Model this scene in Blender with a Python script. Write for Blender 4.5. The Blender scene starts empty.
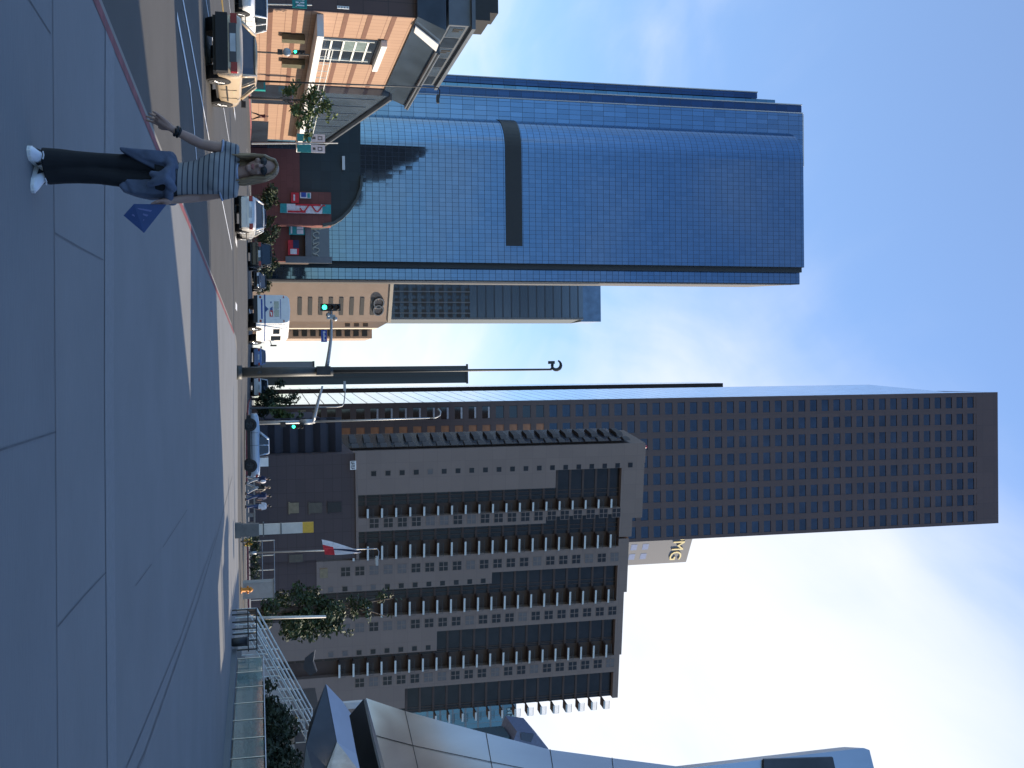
import bpy, math, random
from mathutils import Vector, Matrix, noise
random.seed(7)
PI = math.pi
C = bpy.context.scene.collection

# ------------------------------------------------------------------ camera model
FPX = 1060.0; CU, CV, EYE = 384.0, 512.0, 1.5
PIT, YAW, ROL = math.radians(13.6), math.radians(.66), math.radians(.8)
cp, sp = math.cos(PIT), math.sin(PIT)
FW = Vector((math.sin(YAW)*cp, math.cos(YAW)*cp, sp))
R0 = Vector((math.cos(YAW), -math.sin(YAW), 0))
U0 = Vector((-math.sin(YAW)*sp, -math.cos(YAW)*sp, cp))
RT = R0*math.cos(ROL) - U0*math.sin(ROL)
UP = R0*math.sin(ROL) + U0*math.cos(ROL)
CAM = Vector((0, 0, EYE))
def ray(u, v): return FW + RT*((u-CU)/FPX) + UP*((v-CV)/FPX)
def at(u, v, Y):
    d = ray(u, v); return CAM + d*(Y/d.y)
def atx(u, v, X):
    d = ray(u, v); return CAM + d*(X/d.x)
def atz(u, v, Z):
    d = ray(u, v); return CAM + d*((Z-EYE)/d.z)
def hit(u, v, p, n):
    d = ray(u, v); return CAM + d*((Vector(p)-CAM).dot(n)/d.dot(n))
def g(X, Y):
    t = max(0, min(1, (X+8)/16)); s = .016 - .0055*t*t*(3-2*t)
    z = s*(min(max(Y, 10), 85)-10)
    if Y > 85: z += s*.5*(min(Y, 120)-85)
    if Y > 120: z -= .02*(Y-120)
    return max(z, -4)
def gp(x, y, dz=0): return Vector((x, y, g(x, y)+dz))

# ------------------------------------------------------------------ materials
M = {}
def nodes(name):
    m = bpy.data.materials.new(name); m.use_nodes = True
    nt = m.node_tree; b = nt.nodes['Principled BSDF']
    return m, nt, b
def N(nt, t, **k):
    n = nt.nodes.new(t)
    for a, v in k.items():
        if a.startswith('i_'): n.inputs[int(a[2:])].default_value = v
        else: setattr(n, a, v)
    return n
def ramp(nt, fac, stops):
    r = N(nt, 'ShaderNodeValToRGB')
    e = r.color_ramp.elements
    while len(e) < len(stops): e.new(.5)
    for i, (p, c) in enumerate(stops):
        e[i].position = p; e[i].color = (*c, 1) if len(c) == 3 else c
    nt.links.new(fac, r.inputs[0]); return r.outputs[0]
def mth(nt, op, a, b=None, clamp=False):
    n = N(nt, 'ShaderNodeMath', operation=op, use_clamp=clamp)
    for i, x in enumerate((a, b)):
        if x is None: continue
        if isinstance(x, (int, float)): n.inputs[i].default_value = x
        else: nt.links.new(x, n.inputs[i])
    return n.outputs[0]
def mixc(nt, f, a, b):
    n = N(nt, 'ShaderNodeMix', data_type='RGBA')
    for s, x in ((0, f), (6, a), (7, b)):
        if isinstance(x, (int, float)): n.inputs[s].default_value = x
        elif isinstance(x, tuple): n.inputs[s].default_value = (*x, 1) if len(x) == 3 else x
        else: nt.links.new(x, n.inputs[s])
    return n.outputs[2]
def mat(name, col, rough=.7, metal=0, var=.18, scale=3.0, bump=0, bscale=40, spec=.5, emit=0, trans=0, coat=0, stretch=(1, 1, 1), gen=False):
    m, nt, b = nodes(name); L = nt.links.new
    tc = N(nt, 'ShaderNodeTexCoord'); mp = N(nt, 'ShaderNodeMapping'); mp.inputs['Scale'].default_value = stretch
    L(tc.outputs['Object'], mp.inputs[0])
    nz = N(nt, 'ShaderNodeTexNoise'); nz.inputs['Scale'].default_value = scale; nz.inputs['Detail'].default_value = 6; nz.inputs['Roughness'].default_value = .6
    L(mp.outputs[0], nz.inputs['Vector'])
    lo = tuple(max(0, c*(1-var)) for c in col); hi = tuple(min(1, c*(1+var)) for c in col)
    L(ramp(nt, nz.outputs[0], [(.3, lo), (.7, hi)]), b.inputs['Base Color'])
    b.inputs['Roughness'].default_value = rough; b.inputs['Metallic'].default_value = metal
    b.inputs['Specular IOR Level'].default_value = spec
    if coat: b.inputs['Coat Weight'].default_value = coat; b.inputs['Coat Roughness'].default_value = .05
    if trans: b.inputs['Transmission Weight'].default_value = trans
    if emit:
        b.inputs['Emission Color'].default_value = (*col, 1); b.inputs['Emission Strength'].default_value = emit
    if bump:
        n2 = N(nt, 'ShaderNodeTexNoise'); n2.inputs['Scale'].default_value = bscale; n2.inputs['Detail'].default_value = 4
        L(mp.outputs[0], n2.inputs['Vector'])
        bp = N(nt, 'ShaderNodeBump'); bp.inputs['Strength'].default_value = bump; bp.inputs['Distance'].default_value = .02
        L(n2.outputs[0], bp.inputs['Height']); L(bp.outputs[0], b.inputs['Normal'])
    M[name] = m; return m
def curtain(name, glass, line, w, h, lw, lh, rough=.04, metal=.85, jit=.006, w2=0, h2=0, var=.12, spread=.0):
    """glass curtain wall: UV in metres, mullion grid, a small tilt and tint per pane"""
    m, nt, b = nodes(name); L = nt.links.new
    uv = N(nt, 'ShaderNodeUVMap'); sx = N(nt, 'ShaderNodeSeparateXYZ'); L(uv.outputs[0], sx.inputs[0])
    u, v = sx.outputs[0], sx.outputs[1]
    def lines(c, p, t): return mth(nt, 'LESS_THAN', mth(nt, 'FRACT', mth(nt, 'DIVIDE', c, p)), t/p)
    ln = mth(nt, 'MAXIMUM', lines(u, w, lw), lines(v, h, lh))
    if w2: ln = mth(nt, 'MAXIMUM', ln, lines(u, w2, lw*1.9))
    if h2: ln = mth(nt, 'MAXIMUM', ln, lines(v, h2, lh*1.9))
    cb = N(nt, 'ShaderNodeCombineXYZ'); L(mth(nt, 'FLOOR', mth(nt, 'DIVIDE', u, w)), cb.inputs[0]); L(mth(nt, 'FLOOR', mth(nt, 'DIVIDE', v, h)), cb.inputs[1])
    wn = N(nt, 'ShaderNodeTexWhiteNoise', noise_dimensions='3D'); L(cb.outputs[0], wn.inputs[0])
    lo = tuple(c*(1-var) for c in glass); hi = tuple(min(1, c*(1+var)) for c in glass)
    L(mixc(nt, ln, mixc(nt, wn.outputs[0], lo, hi), line), b.inputs['Base Color'])
    L(mth(nt, 'ADD', mth(nt, 'MULTIPLY', ln, .5), rough), b.inputs['Roughness'])
    L(mth(nt, 'MULTIPLY', mth(nt, 'SUBTRACT', 1, ln), metal), b.inputs['Metallic'])
    geo = N(nt, 'ShaderNodeNewGeometry')
    s = N(nt, 'ShaderNodeVectorMath', operation='SUBTRACT'); L(wn.outputs[1], s.inputs[0]); s.inputs[1].default_value = (.5, .5, .5)
    k = N(nt, 'ShaderNodeVectorMath', operation='SCALE'); L(s.outputs[0], k.inputs[0]); k.inputs['Scale'].default_value = jit
    a = N(nt, 'ShaderNodeVectorMath', operation='ADD'); L(geo.outputs['Normal'], a.inputs[0]); L(k.outputs[0], a.inputs[1])
    nn = N(nt, 'ShaderNodeVectorMath', operation='NORMALIZE'); L(a.outputs[0], nn.inputs[0]); L(nn.outputs[0], b.inputs['Normal'])
    M[name] = m; return m
def panelled(name, col, line, w, h, lw, rough=.7, var=.1, axis='XZ', metal=0, brick=False, jit=0):
    """wall of panels with joints, by object coordinates"""
    m, nt, b = nodes(name); L = nt.links.new
    tc = N(nt, 'ShaderNodeTexCoord'); sx = N(nt, 'ShaderNodeSeparateXYZ'); L(tc.outputs['Object'], sx.inputs[0])
    u, v = sx.outputs['XYZ'.index(axis[0])], sx.outputs['XYZ'.index(axis[1])]
    if brick: u = mth(nt, 'ADD', u, mth(nt, 'MULTIPLY', mth(nt, 'FLOOR', mth(nt, 'DIVIDE', v, h)), w*.5))
    def lines(c, p, t): return mth(nt, 'LESS_THAN', mth(nt, 'FRACT', mth(nt, 'DIVIDE', c, p)), t/p)
    ln = mth(nt, 'MAXIMUM', lines(u, w, lw), lines(v, h, lw))
    cb = N(nt, 'ShaderNodeCombineXYZ'); L(mth(nt, 'FLOOR', mth(nt, 'DIVIDE', u, w)), cb.inputs[0]); L(mth(nt, 'FLOOR', mth(nt, 'DIVIDE', v, h)), cb.inputs[1])
    wn = N(nt, 'ShaderNodeTexWhiteNoise', noise_dimensions='3D'); L(cb.outputs[0], wn.inputs[0])
    nz = N(nt, 'ShaderNodeTexNoise'); nz.inputs['Scale'].default_value = .6; nz.inputs['Detail'].default_value = 8; L(tc.outputs['Object'], nz.inputs['Vector'])
    f = mth(nt, 'ADD', mth(nt, 'MULTIPLY', wn.outputs[0], .5), mth(nt, 'MULTIPLY', nz.outputs[0], .5))
    lo = tuple(c*(1-var) for c in col); hi = tuple(min(1, c*(1+var)) for c in col)
    L(mixc(nt, ln, mixc(nt, f, lo, hi), line), b.inputs['Base Color'])
    b.inputs['Roughness'].default_value = rough; b.inputs['Metallic'].default_value = metal
    M[name] = m; return m

# ------------------------------------------------------------------ mesh builder
class MB:
    def __init__(s): s.v, s.f, s.m, s.uv = [], [], [], {}
    def add(s, vs, fs, m=0, uvs=None):
        o = len(s.v); s.v += [tuple(p) for p in vs]
        for i, f in enumerate(fs):
            if uvs: s.uv[len(s.f)] = uvs[i]
            s.f.append(tuple(o+k for k in f)); s.m.append(m)
        return s
    def box(s, x0, x1, y0, y1, z0, z1, m=0):
        vs = [(x0,y0,z0),(x1,y0,z0),(x1,y1,z0),(x0,y1,z0),(x0,y0,z1),(x1,y0,z1),(x1,y1,z1),(x0,y1,z1)]
        return s.add(vs, [(0,3,2,1),(4,5,6,7),(0,1,5,4),(1,2,6,5),(2,3,7,6),(3,0,4,7)], m)
    def cbox(s, c, d, m=0, rz=0, rx=0):
        R = Matrix.Rotation(rz, 3, 'Z') @ Matrix.Rotation(rx, 3, 'X')
        vs = [Vector(c)+R @ Vector((a*d[0]/2, b*d[1]/2, e*d[2]/2)) for e in (-1,1) for a, b in ((-1,-1),(1,-1),(1,1),(-1,1))]
        return s.add(vs, [(0,3,2,1),(4,5,6,7),(0,1,5,4),(1,2,6,5),(2,3,7,6),(3,0,4,7)], m)
    def quad(s, a, b, c, d, m=0, uv=None): return s.add([a,b,c,d], [(0,1,2,3)], m, [uv] if uv else None)
    def prism(s, pts, off, m=0):
        n = len(pts); off = Vector(off)
        vs = [Vector(p) for p in pts]+[Vector(p)+off for p in pts]
        fs = [tuple(range(n))[::-1], tuple(range(n, 2*n))]+[(i,(i+1)%n,n+(i+1)%n,n+i) for i in range(n)]
        return s.add(vs, fs, m)
    def tube(s, pts, r, n=8, m=0, cap=True):
        pts = [Vector(p) for p in pts]; rs = r if isinstance(r, (list, tuple)) else [r]*len(pts)
        vs, fs = [], []; px = None
        for i, p in enumerate(pts):
            d = (pts[min(i+1,len(pts)-1)]-pts[max(i-1,0)]).normalized()
            if px is None:
                px = d.cross(Vector((0,0,1)) if abs(d.z) < .9 else Vector((0,1,0))).normalized()
            else: px = (px-d*px.dot(d)).normalized()
            py = d.cross(px)
            for k in range(n):
                a = 2*PI*k/n; vs.append(p+(px*math.cos(a)+py*math.sin(a))*rs[i])
        for i in range(len(pts)-1):
            for k in range(n): fs.append((i*n+k, i*n+(k+1)%n, (i+1)*n+(k+1)%n, (i+1)*n+k))
        if cap: fs += [tuple(range(n))[::-1], tuple((len(pts)-1)*n+k for k in range(n))]
        return s.add(vs, fs, m)
    def ell(s, c, r, m=0, nu=14, nv=9, R=None):
        c = Vector(c); vs, fs = [], []
        for j in range(nv+1):
            t = PI*j/nv
            for k in range(nu):
                a = 2*PI*k/nu; p = Vector((r[0]*math.sin(t)*math.cos(a), r[1]*math.sin(t)*math.sin(a), r[2]*math.cos(t)))
                vs.append(c+(R @ p if R else p))
        for j in range(nv):
            for k in range(nu): fs.append((j*nu+k, (j+1)*nu+k, (j+1)*nu+(k+1)%nu, j*nu+(k+1)%nu))
        return s.add(vs, fs, m)
    def loft(s, rings, m=0, cap=True):
        n = len(rings[0]); vs = [p for r in rings for p in r]; fs = []
        for i in range(len(rings)-1):
            for k in range(n): fs.append((i*n+k, i*n+(k+1)%n, (i+1)*n+(k+1)%n, (i+1)*n+k))
        if cap: fs += [tuple(range(n))[::-1], tuple((len(rings)-1)*n+k for k in range(n))]
        return s.add(vs, fs, m)
    def grid(s, rows, m=0, thick=None):
        """surface through rows of points; thick = offset vector for a back face"""
        a, b = len(rows), len(rows[0])
        def sheet(off, flip):
            vs = [Vector(p)+off for r in rows for p in r]
            fs = [(i*b+k, i*b+k+1, (i+1)*b+k+1, (i+1)*b+k) for i in range(a-1) for k in range(b-1)]
            s.add(vs, [f[::-1] for f in fs] if flip else fs, m)
        if thick is None: sheet(Vector((0,0,0)), False); return s
        th = Vector(thick); sheet(Vector((0,0,0)), False); sheet(th, True)
        rim = [rows[0][k] for k in range(b)]+[rows[i][b-1] for i in range(1,a)]+[rows[a-1][k] for k in range(b-2,-1,-1)]+[rows[i][0] for i in range(a-2,0,-1)]
        n = len(rim)
        s.add([Vector(p) for p in rim]+[Vector(p)+th for p in rim], [(i,n+i,n+(i+1)%n,(i+1)%n) for i in range(n)], m)
        return s
    def mesh(s, name, mats, smooth=False):
        me = bpy.data.meshes.new(name); me.from_pydata(s.v, [], s.f); me.validate(clean_customdata=False)
        for x in (mats if isinstance(mats, (list, tuple)) else [mats]): me.materials.append(M[x] if isinstance(x, str) else x)
        if len(me.polygons) == len(s.m): me.polygons.foreach_set('material_index', s.m)
        if s.uv:
            ul = me.uv_layers.new(name='UVMap')
            for p in me.polygons:
                if p.index in s.uv:
                    for li, q in zip(p.loop_indices, s.uv[p.index]): ul.data[li].uv = q
        if smooth:
            me.polygons.foreach_set('use_smooth', [True]*len(me.polygons))
        me.update(); return me
    def build(s, name, mats, parent=None, smooth=False, loc=None, norm=False):
        me = s.mesh(name, mats, smooth)
        if norm:
            import bmesh
            bm = bmesh.new(); bm.from_mesh(me); bmesh.ops.recalc_face_normals(bm, faces=bm.faces); bm.to_mesh(me); bm.free()
        o = bpy.data.objects.new(name, me); C.objects.link(o)
        if parent: o.parent = parent
        if loc: o.location = loc
        return o
def tag(o, label=None, cat=None, group=None, kind=None):
    if label: o['label'] = label
    if cat: o['category'] = cat
    if group: o['group'] = group
    if kind: o['kind'] = kind
    return o
def thing(name, label, cat, loc=(0,0,0), rz=0, group=None):
    o = bpy.data.objects.new(name, None); C.objects.link(o); o.empty_display_size = .3
    o.location = loc; o.rotation_euler = (0,0,rz); return tag(o, label, cat, group)
def copy_tree(o, parent=None):
    c = o.copy(); C.objects.link(c); c.parent = parent
    for ch in list(o.children): copy_tree(ch, c)
    return c
def struct(o): o['kind'] = 'structure'; return o
def fused(mb, name, mt, voxel, parent=None, smooth_it=6, fac=.5):
    """union of overlapping shapes grown into one continuous surface"""
    me = mb.mesh(name, mt); o = bpy.data.objects.new(name, me); C.objects.link(o)
    r = o.modifiers.new('r', 'REMESH'); r.mode = 'VOXEL'; r.voxel_size = voxel; r.use_smooth_shade = True
    if smooth_it:
        q = o.modifiers.new('s', 'SMOOTH'); q.iterations = smooth_it; q.factor = fac
    bpy.context.view_layer.update()
    dg = bpy.context.evaluated_depsgraph_get()
    me2 = bpy.data.meshes.new_from_object(o.evaluated_get(dg)); me2.name = name
    o.modifiers.clear(); o.data = me2; bpy.data.meshes.remove(me)
    if not me2.materials: me2.materials.append(M[mt] if isinstance(mt, str) else mt)
    me2.polygons.foreach_set('use_smooth', [True]*len(me2.polygons))
    if parent: o.parent = parent
    return o
def text_mesh(txt, size, name, mt, depth=.02, align='CENTER'):
    cu = bpy.data.curves.new('t', 'FONT'); cu.body = txt; cu.size = size; cu.extrude = depth; cu.align_x = align; cu.align_y = 'CENTER'; cu.resolution_u = 3
    o = bpy.data.objects.new('t', cu); C.objects.link(o); bpy.context.view_layer.update()
    me = bpy.data.meshes.new_from_object(o.evaluated_get(bpy.context.evaluated_depsgraph_get()))
    bpy.data.objects.remove(o); bpy.data.curves.remove(cu); me.name = name; me.materials.clear(); me.materials.append(M[mt])
    return me
def put_text(txt, size, name, mt, parent, loc, rot=(PI/2, 0, 0), depth=.02):
    o = bpy.data.objects.new(name, text_mesh(txt, size, name, mt, depth)); C.objects.link(o)
    o.parent = parent; o.location = loc; o.rotation_euler = rot; return o

# ------------------------------------------------------------------ palette
mat('asphalt', (.064,.062,.058), .85, var=.14, scale=.35, bump=.25, bscale=60)
mat('gutter_concrete', (.22,.205,.18), .85, var=.12, scale=2)
mat('kerb_concrete', (.2,.19,.175), .85, var=.12, scale=2)
mat('red_paint', (.20,.055,.06), .8, var=.35, scale=3)
mat('white_paint', (.72,.72,.70), .7, var=.15, scale=4)
mat('yellow_paint', (.62,.38,.06), .7, var=.2, scale=4)
mat('earth', (.16,.15,.13), .95, scale=.05)
mat('joint_dark', (.10,.105,.112), .9)
mat('band_concrete', (.195,.202,.208), .8, var=.08, scale=14, bump=.3, bscale=90)
mat('trail_dark', (.11,.113,.118), .8, var=.25, scale=2)
mat('hall_steel', (.47,.49,.52), .38, 1, var=.10, scale=.35, stretch=(1,1,.4))
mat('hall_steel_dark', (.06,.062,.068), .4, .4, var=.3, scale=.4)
mat('steel', (.55,.55,.55), .32, 1, var=.1)
mat('galvanised', (.36,.37,.37), .5, .6, var=.12)
mat('dark_metal', (.035,.037,.038), .5, .2)
mat('black', (.012,.012,.013), .5)
mat('tyre', (.02,.02,.021), .85, var=.2, scale=20)
mat('rim', (.5,.5,.5), .3, .9)
mat('car_glass', (.018,.024,.03), .06, 0, spec=.8)
mat('tail_red', (.32,.012,.02), .25, spec=.7)
mat('lamp_white', (.8,.8,.78), .3)
mat('plate', (.55,.56,.55), .5)
mat('gold_paint', (.52,.41,.28), .3, .0, var=.04, coat=.6)
mat('silver_paint', (.62,.61,.58), .28, .3, var=.03, coat=.6)
mat('white_car', (.78,.77,.74), .3, 0, var=.03, coat=.5)
mat('navy_car', (.02,.025,.05), .25, .2, var=.05, coat=.6)
mat('blue_car', (.10,.17,.33), .3, .2, var=.05, coat=.5)
mat('black_car', (.015,.017,.018), .25, .1, var=.1, coat=.6)
mat('pale_blue_car', (.36,.43,.52), .35, .2, var=.05, coat=.4)
mat('mail_white', (.74,.73,.70), .5, 0, var=.05)
mat('mail_blue', (.03,.08,.24), .5)
mat('mail_red', (.5,.04,.04), .5)
mat('leaf_dark', (.030,.048,.018), .7, var=.5, scale=1.5)
mat('leaf_mid', (.055,.085,.025), .65, var=.5, scale=1.5)
mat('leaf_light', (.10,.135,.035), .6, var=.45, scale=1.5)
mat('bark', (.12,.09,.07), .9, var=.3, scale=8)
mat('green_lens', (.02,1,.45), .4, emit=6)
mat('dim_lens', (.05,.03,.02), .4)
mat('sign_blue', (.02,.06,.3), .5)
mat('sign_green', (.0,.22,.2), .5)
mat('teal_cloth', (.03,.26,.27), .8)
mat('white_cloth', (.62,.6,.62), .85)
mat('red_cloth', (.5,.03,.04), .85)
mat('navy_cloth', (.02,.03,.08), .85)
mat('bronze_glass', (.03,.025,.022), .08, 0, spec=.8)
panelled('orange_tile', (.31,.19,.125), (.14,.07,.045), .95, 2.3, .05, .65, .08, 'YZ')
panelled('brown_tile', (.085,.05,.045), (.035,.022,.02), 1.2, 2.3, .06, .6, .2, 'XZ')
mat('brown_band', (.13,.058,.036), .7, var=.15)
mat('white_ledge', (.6,.59,.57), .6, var=.05)
mat('zinc', (.115,.13,.15), .45, .4, var=.15, scale=.5)
mat('window_frame_light', (.62,.64,.60), .5)
mat('blind_glass', (.26,.33,.32), .12, .3, var=.25, scale=.7)
mat('dark_glass', (.035,.05,.07), .06, .3, spec=.8, var=.3, scale=.3)
mat('blue_glass', (.13,.18,.24), .1, .65, var=.25, scale=.25)
panelled('red_stone', (.15,.05,.042), (.09,.03,.025), 1.8, .9, .03, .8, .2, 'XZ', brick=True)
panelled('green_copper', (.014,.024,.028), (.009,.016,.018), 1.4, 1.4, .05, .55, .3, 'XZ')
mat('tan_stone', (.36,.27,.21), .8, var=.08, scale=.2)
mat('cream_stone', (.5,.44,.36), .8, var=.05, scale=.2)
mat('slot_dark', (.06,.055,.05), .5)
mat('grey_stone', (.21,.215,.215), .7, var=.06, scale=.2)
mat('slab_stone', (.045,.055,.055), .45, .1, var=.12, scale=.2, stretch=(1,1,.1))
mat('edge_stone', (.06,.056,.052), .6, var=.05)
panelled('granite', (.088,.054,.046), (.062,.04,.035), 4.7, 3.7, .1, .45, .12, 'XZ')
mat('granite_fin', (.022,.018,.018), .6, spec=.2)
mat('roof_blue', (.11,.135,.22), .4)
mat('pole_grey', (.06,.062,.058), .55, .2)
mat('mirrored_stone', (.025,.022,.02), .7, var=.3, scale=.1)
mat('pale_tower_wall', (.10,.11,.135), .6, var=.04)
mat('reflect_window', (.050,.063,.085), .05, .7, var=.3, scale=.15)
mat('lower_window', (.012,.012,.014), .06, 0, spec=.7, var=.4)
mat('amber_reflection_window', (.34,.135,.055), .35, 0, var=.35, scale=.4)  # orange reflection of a sunlit building put into the pane colour
mat('blind_white', (.42,.4,.4), .7)
panelled('condo_wall', (.195,.152,.132), (.16,.125,.108), 3.0, 2.7, .06, .85, .08, 'XZ')
mat('condo_brown', (.065,.045,.038), .8, var=.15, scale=.5)
mat('bay_glass', (.020,.018,.020), .2, 0, spec=.22, var=.35, scale=.35)
mat('balcony_slab', (.5,.53,.52), .6, var=.08)
panelled('podium_wall', (.072,.054,.055), (.052,.039,.04), 1.2, .8, .04, .85, .1, 'XZ')
mat('podium_blue', (.045,.047,.065), .8, var=.12, scale=.3)
mat('pale_tower', (.5,.5,.5), .6, var=.04)
mat('pale_window', (.32,.31,.36), .2, .3)
mat('gold_letter', (.75,.6,.25), .5)
mat('teal_tower', (.05,.09,.11), .2, .4, var=.2, scale=.2)
mat('kiosk_grey', (.13,.135,.13), .6)
mat('kiosk_white', (.62,.58,.5), .6, var=.1)
mat('kiosk_yellow', (.72,.42,.05), .6)
mat('plaster', (.36,.335,.30), .85, var=.1)
mat('barrel_orange', (.7,.25,.03), .6)
mat('rail_glass', (.45,.6,.58), .05, 0, trans=.75, spec=.5, var=.05)
mat('rail_dark', (.06,.058,.055), .5, .4)
mat('stair_stone', (.36,.33,.31), .8, var=.1)
mat('hedge_leaf', (.022,.034,.016), .75, var=.5, scale=3)
# skin and clothes
mat('skin', (.36,.215,.16), .5, var=.06, scale=6)
mat('hair', (.24,.16,.085), .5, var=.65, scale=9, stretch=(9,9,.6))
mat('lips', (.38,.14,.12), .45)
mat('pants', (.008,.009,.012), .8, var=.3, scale=9)
mat('jacket', (.10,.122,.18), .85, var=.22, scale=9, bump=.3, bscale=25)
mat('shoe_white', (.75,.76,.8), .5, var=.05)
mat('bag_blue', (.022,.06,.19), .45, var=.12, scale=6)
mat('bag_light', (.14,.17,.36), .5)
mat('dark_hair', (.02,.015,.012), .6)
mat('denim', (.04,.06,.13), .85)
mat('grey_cloth', (.3,.31,.33), .85)
mat('curtain_a', (.1,.1,.1), .5)
curtain('tower_glass', (.115,.178,.265), (.020,.028,.048), 1.25, 1.9, .07, .11, .035, .92, .005, var=.06)
curtain('tower_glass_plain', (.14,.22,.32), (.035,.055,.085), 1.5, 3.7, .10, .10, .05, .9, .004)
curtain('tower_glass_dark_reflection', (.045,.075,.14), (.02,.035,.07), 1.5, 3.7, .10, .10, .05, .9, .004)  # dark reflection put into the glass colour of the slabs
curtain('tower_glass_teal', (.12,.22,.28), (.03,.05,.07), 1.5, 3.7, .10, .10, .05, .9, .004)
curtain('grid_glass', (.15,.18,.205), (.065,.078,.09), 30, 3.8, .0, .6, .25, .45, .004)
curtain('side_glass', (.85,.87,.9), (.35,.36,.38), 4.7, 3.7, .25, .25, .06, .95, .003)
curtain('teal_glass', (.10,.17,.20), (.16,.20,.22), 1.5, 3.2, .12, .5, .1, .6, .004)
# striped T-shirt
m, nt, b = nodes('striped_tee')
tc = N(nt, 'ShaderNodeTexCoord'); sx = N(nt, 'ShaderNodeSeparateXYZ'); nt.links.new(tc.outputs['Object'], sx.inputs[0])
w = mth(nt, 'FRACT', mth(nt, 'DIVIDE', mth(nt, 'ADD', sx.outputs[2], mth(nt, 'MULTIPLY', sx.outputs[0], .06)), .036))
nt.links.new(mixc(nt, mth(nt, 'LESS_THAN', w, .24), (.26,.265,.27), (.045,.05,.07)), b.inputs['Base Color']); b.inputs['Roughness'].default_value = .85
M['striped_tee'] = m
mat('tee_trim', (.38,.43,.56), .85)
# pavement concrete: tone changes at the wide pour lines, fine brushed grain
m, nt, b = nodes('pavement'); L = nt.links.new
tc = N(nt, 'ShaderNodeTexCoord'); sx = N(nt, 'ShaderNodeSeparateXYZ'); L(tc.outputs['Object'], sx.inputs[0])
n1 = N(nt, 'ShaderNodeTexNoise'); n1.inputs['Scale'].default_value = .5; n1.inputs['Detail'].default_value = 8; L(tc.outputs['Object'], n1.inputs['Vector'])
mp = N(nt, 'ShaderNodeMapping'); mp.inputs['Scale'].default_value = (1.2, 14, 1); L(tc.outputs['Object'], mp.inputs[0])
n2 = N(nt, 'ShaderNodeTexNoise'); n2.inputs['Scale'].default_value = 3; n2.inputs['Detail'].default_value = 5; L(mp.outputs[0], n2.inputs['Vector'])
n3 = N(nt, 'ShaderNodeTexNoise'); n3.inputs['Scale'].default_value = 120; n3.inputs['Detail'].default_value = 3; L(tc.outputs['Object'], n3.inputs['Vector'])
f = mth(nt, 'ADD', mth(nt, 'MULTIPLY', n1.outputs[0], .5), mth(nt, 'ADD', mth(nt, 'MULTIPLY', n2.outputs[0], .35), mth(nt, 'MULTIPLY', n3.outputs[0], .15)))
yy = mth(nt, 'ADD', sx.outputs[1], mth(nt, 'MULTIPLY', sx.outputs[0], .05))
far = mth(nt, 'GREATER_THAN', yy, 8.76)
c0 = ramp(nt, f, [(.3, (.135,.143,.15)), (.7, (.180,.189,.198))])
c1 = ramp(nt, f, [(.3, (.147,.153,.158)), (.7, (.197,.203,.208))])
L(mixc(nt, far, c0, c1), b.inputs['Base Color']); b.inputs['Roughness'].default_value = .8
bp = N(nt, 'ShaderNodeBump'); bp.inputs['Strength'].default_value = .3; bp.inputs['Distance'].default_value = .01; L(n2.outputs[0], bp.inputs['Height']); L(bp.outputs[0], b.inputs['Normal'])
M['pavement'] = m
# ------------------------------------------------------------------ camera, light, sky
sc = bpy.context.scene
cam = bpy.data.cameras.new('camera'); co = bpy.data.objects.new('camera', cam); C.objects.link(co); sc.camera = co
cam.sensor_fit = 'HORIZONTAL'; cam.sensor_width = 36; cam.lens = 36*FPX/1024; cam.clip_start = .1; cam.clip_end = 6000
mw = Matrix((UP, -RT, -FW)).transposed().to_4x4(); mw.translation = CAM; co.matrix_world = mw   # the photograph is turned on its side
SUN_AZ, SUN_EL = math.radians(70), math.radians(27)      # azimuth from +Y (up the street) towards +X
sd = Vector((math.sin(SUN_AZ)*math.cos(SUN_EL), math.cos(SUN_AZ)*math.cos(SUN_EL), math.sin(SUN_EL)))
sl = bpy.data.lights.new('sun', 'SUN'); sl.energy = 4.5; sl.angle = math.radians(.5); sl.color = (1, .84, .64)
so = bpy.data.objects.new('sun', sl); C.objects.link(so); so.rotation_euler = sd.to_track_quat('Z', 'Y').to_euler()
W = bpy.data.worlds.new('World'); sc.world = W; W.use_nodes = True
nt = W.node_tree; L = nt.links.new; bg = nt.nodes['Background']
sky = N(nt, 'ShaderNodeTexSky', sky_type='NISHITA', sun_disc=False); sky.sun_elevation = SUN_EL; sky.sun_rotation = SUN_AZ
sky.air_density = 1.3; sky.dust_density = .45; sky.ozone_density = 4.0; sky.altitude = 100
tc = N(nt, 'ShaderNodeTexCoord'); sx = N(nt, 'ShaderNodeSeparateXYZ'); L(tc.outputs['Generated'], sx.inputs[0])
zc = mth(nt, 'ADD', mth(nt, 'MAXIMUM', sx.outputs[2], 0), .16)
cb = N(nt, 'ShaderNodeCombineXYZ'); L(mth(nt, 'DIVIDE', sx.outputs[0], zc), cb.inputs[0]); L(mth(nt, 'DIVIDE', sx.outputs[1], zc), cb.inputs[1])
mp = N(nt, 'ShaderNodeMapping'); mp.inputs['Scale'].default_value = (1.1, .55, 1); mp.inputs['Rotation'].default_value = (0, 0, .5); mp.inputs['Location'].default_value = (3.3, 1.7, 0); L(cb.outputs[0], mp.inputs[0])
c1 = N(nt, 'ShaderNodeTexNoise'); c1.inputs['Scale'].default_value = .9; c1.inputs['Detail'].default_value = 9; c1.inputs['Roughness'].default_value = .52; c1.inputs['Distortion'].default_value = .6; L(mp.outputs[0], c1.inputs['Vector'])
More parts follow.
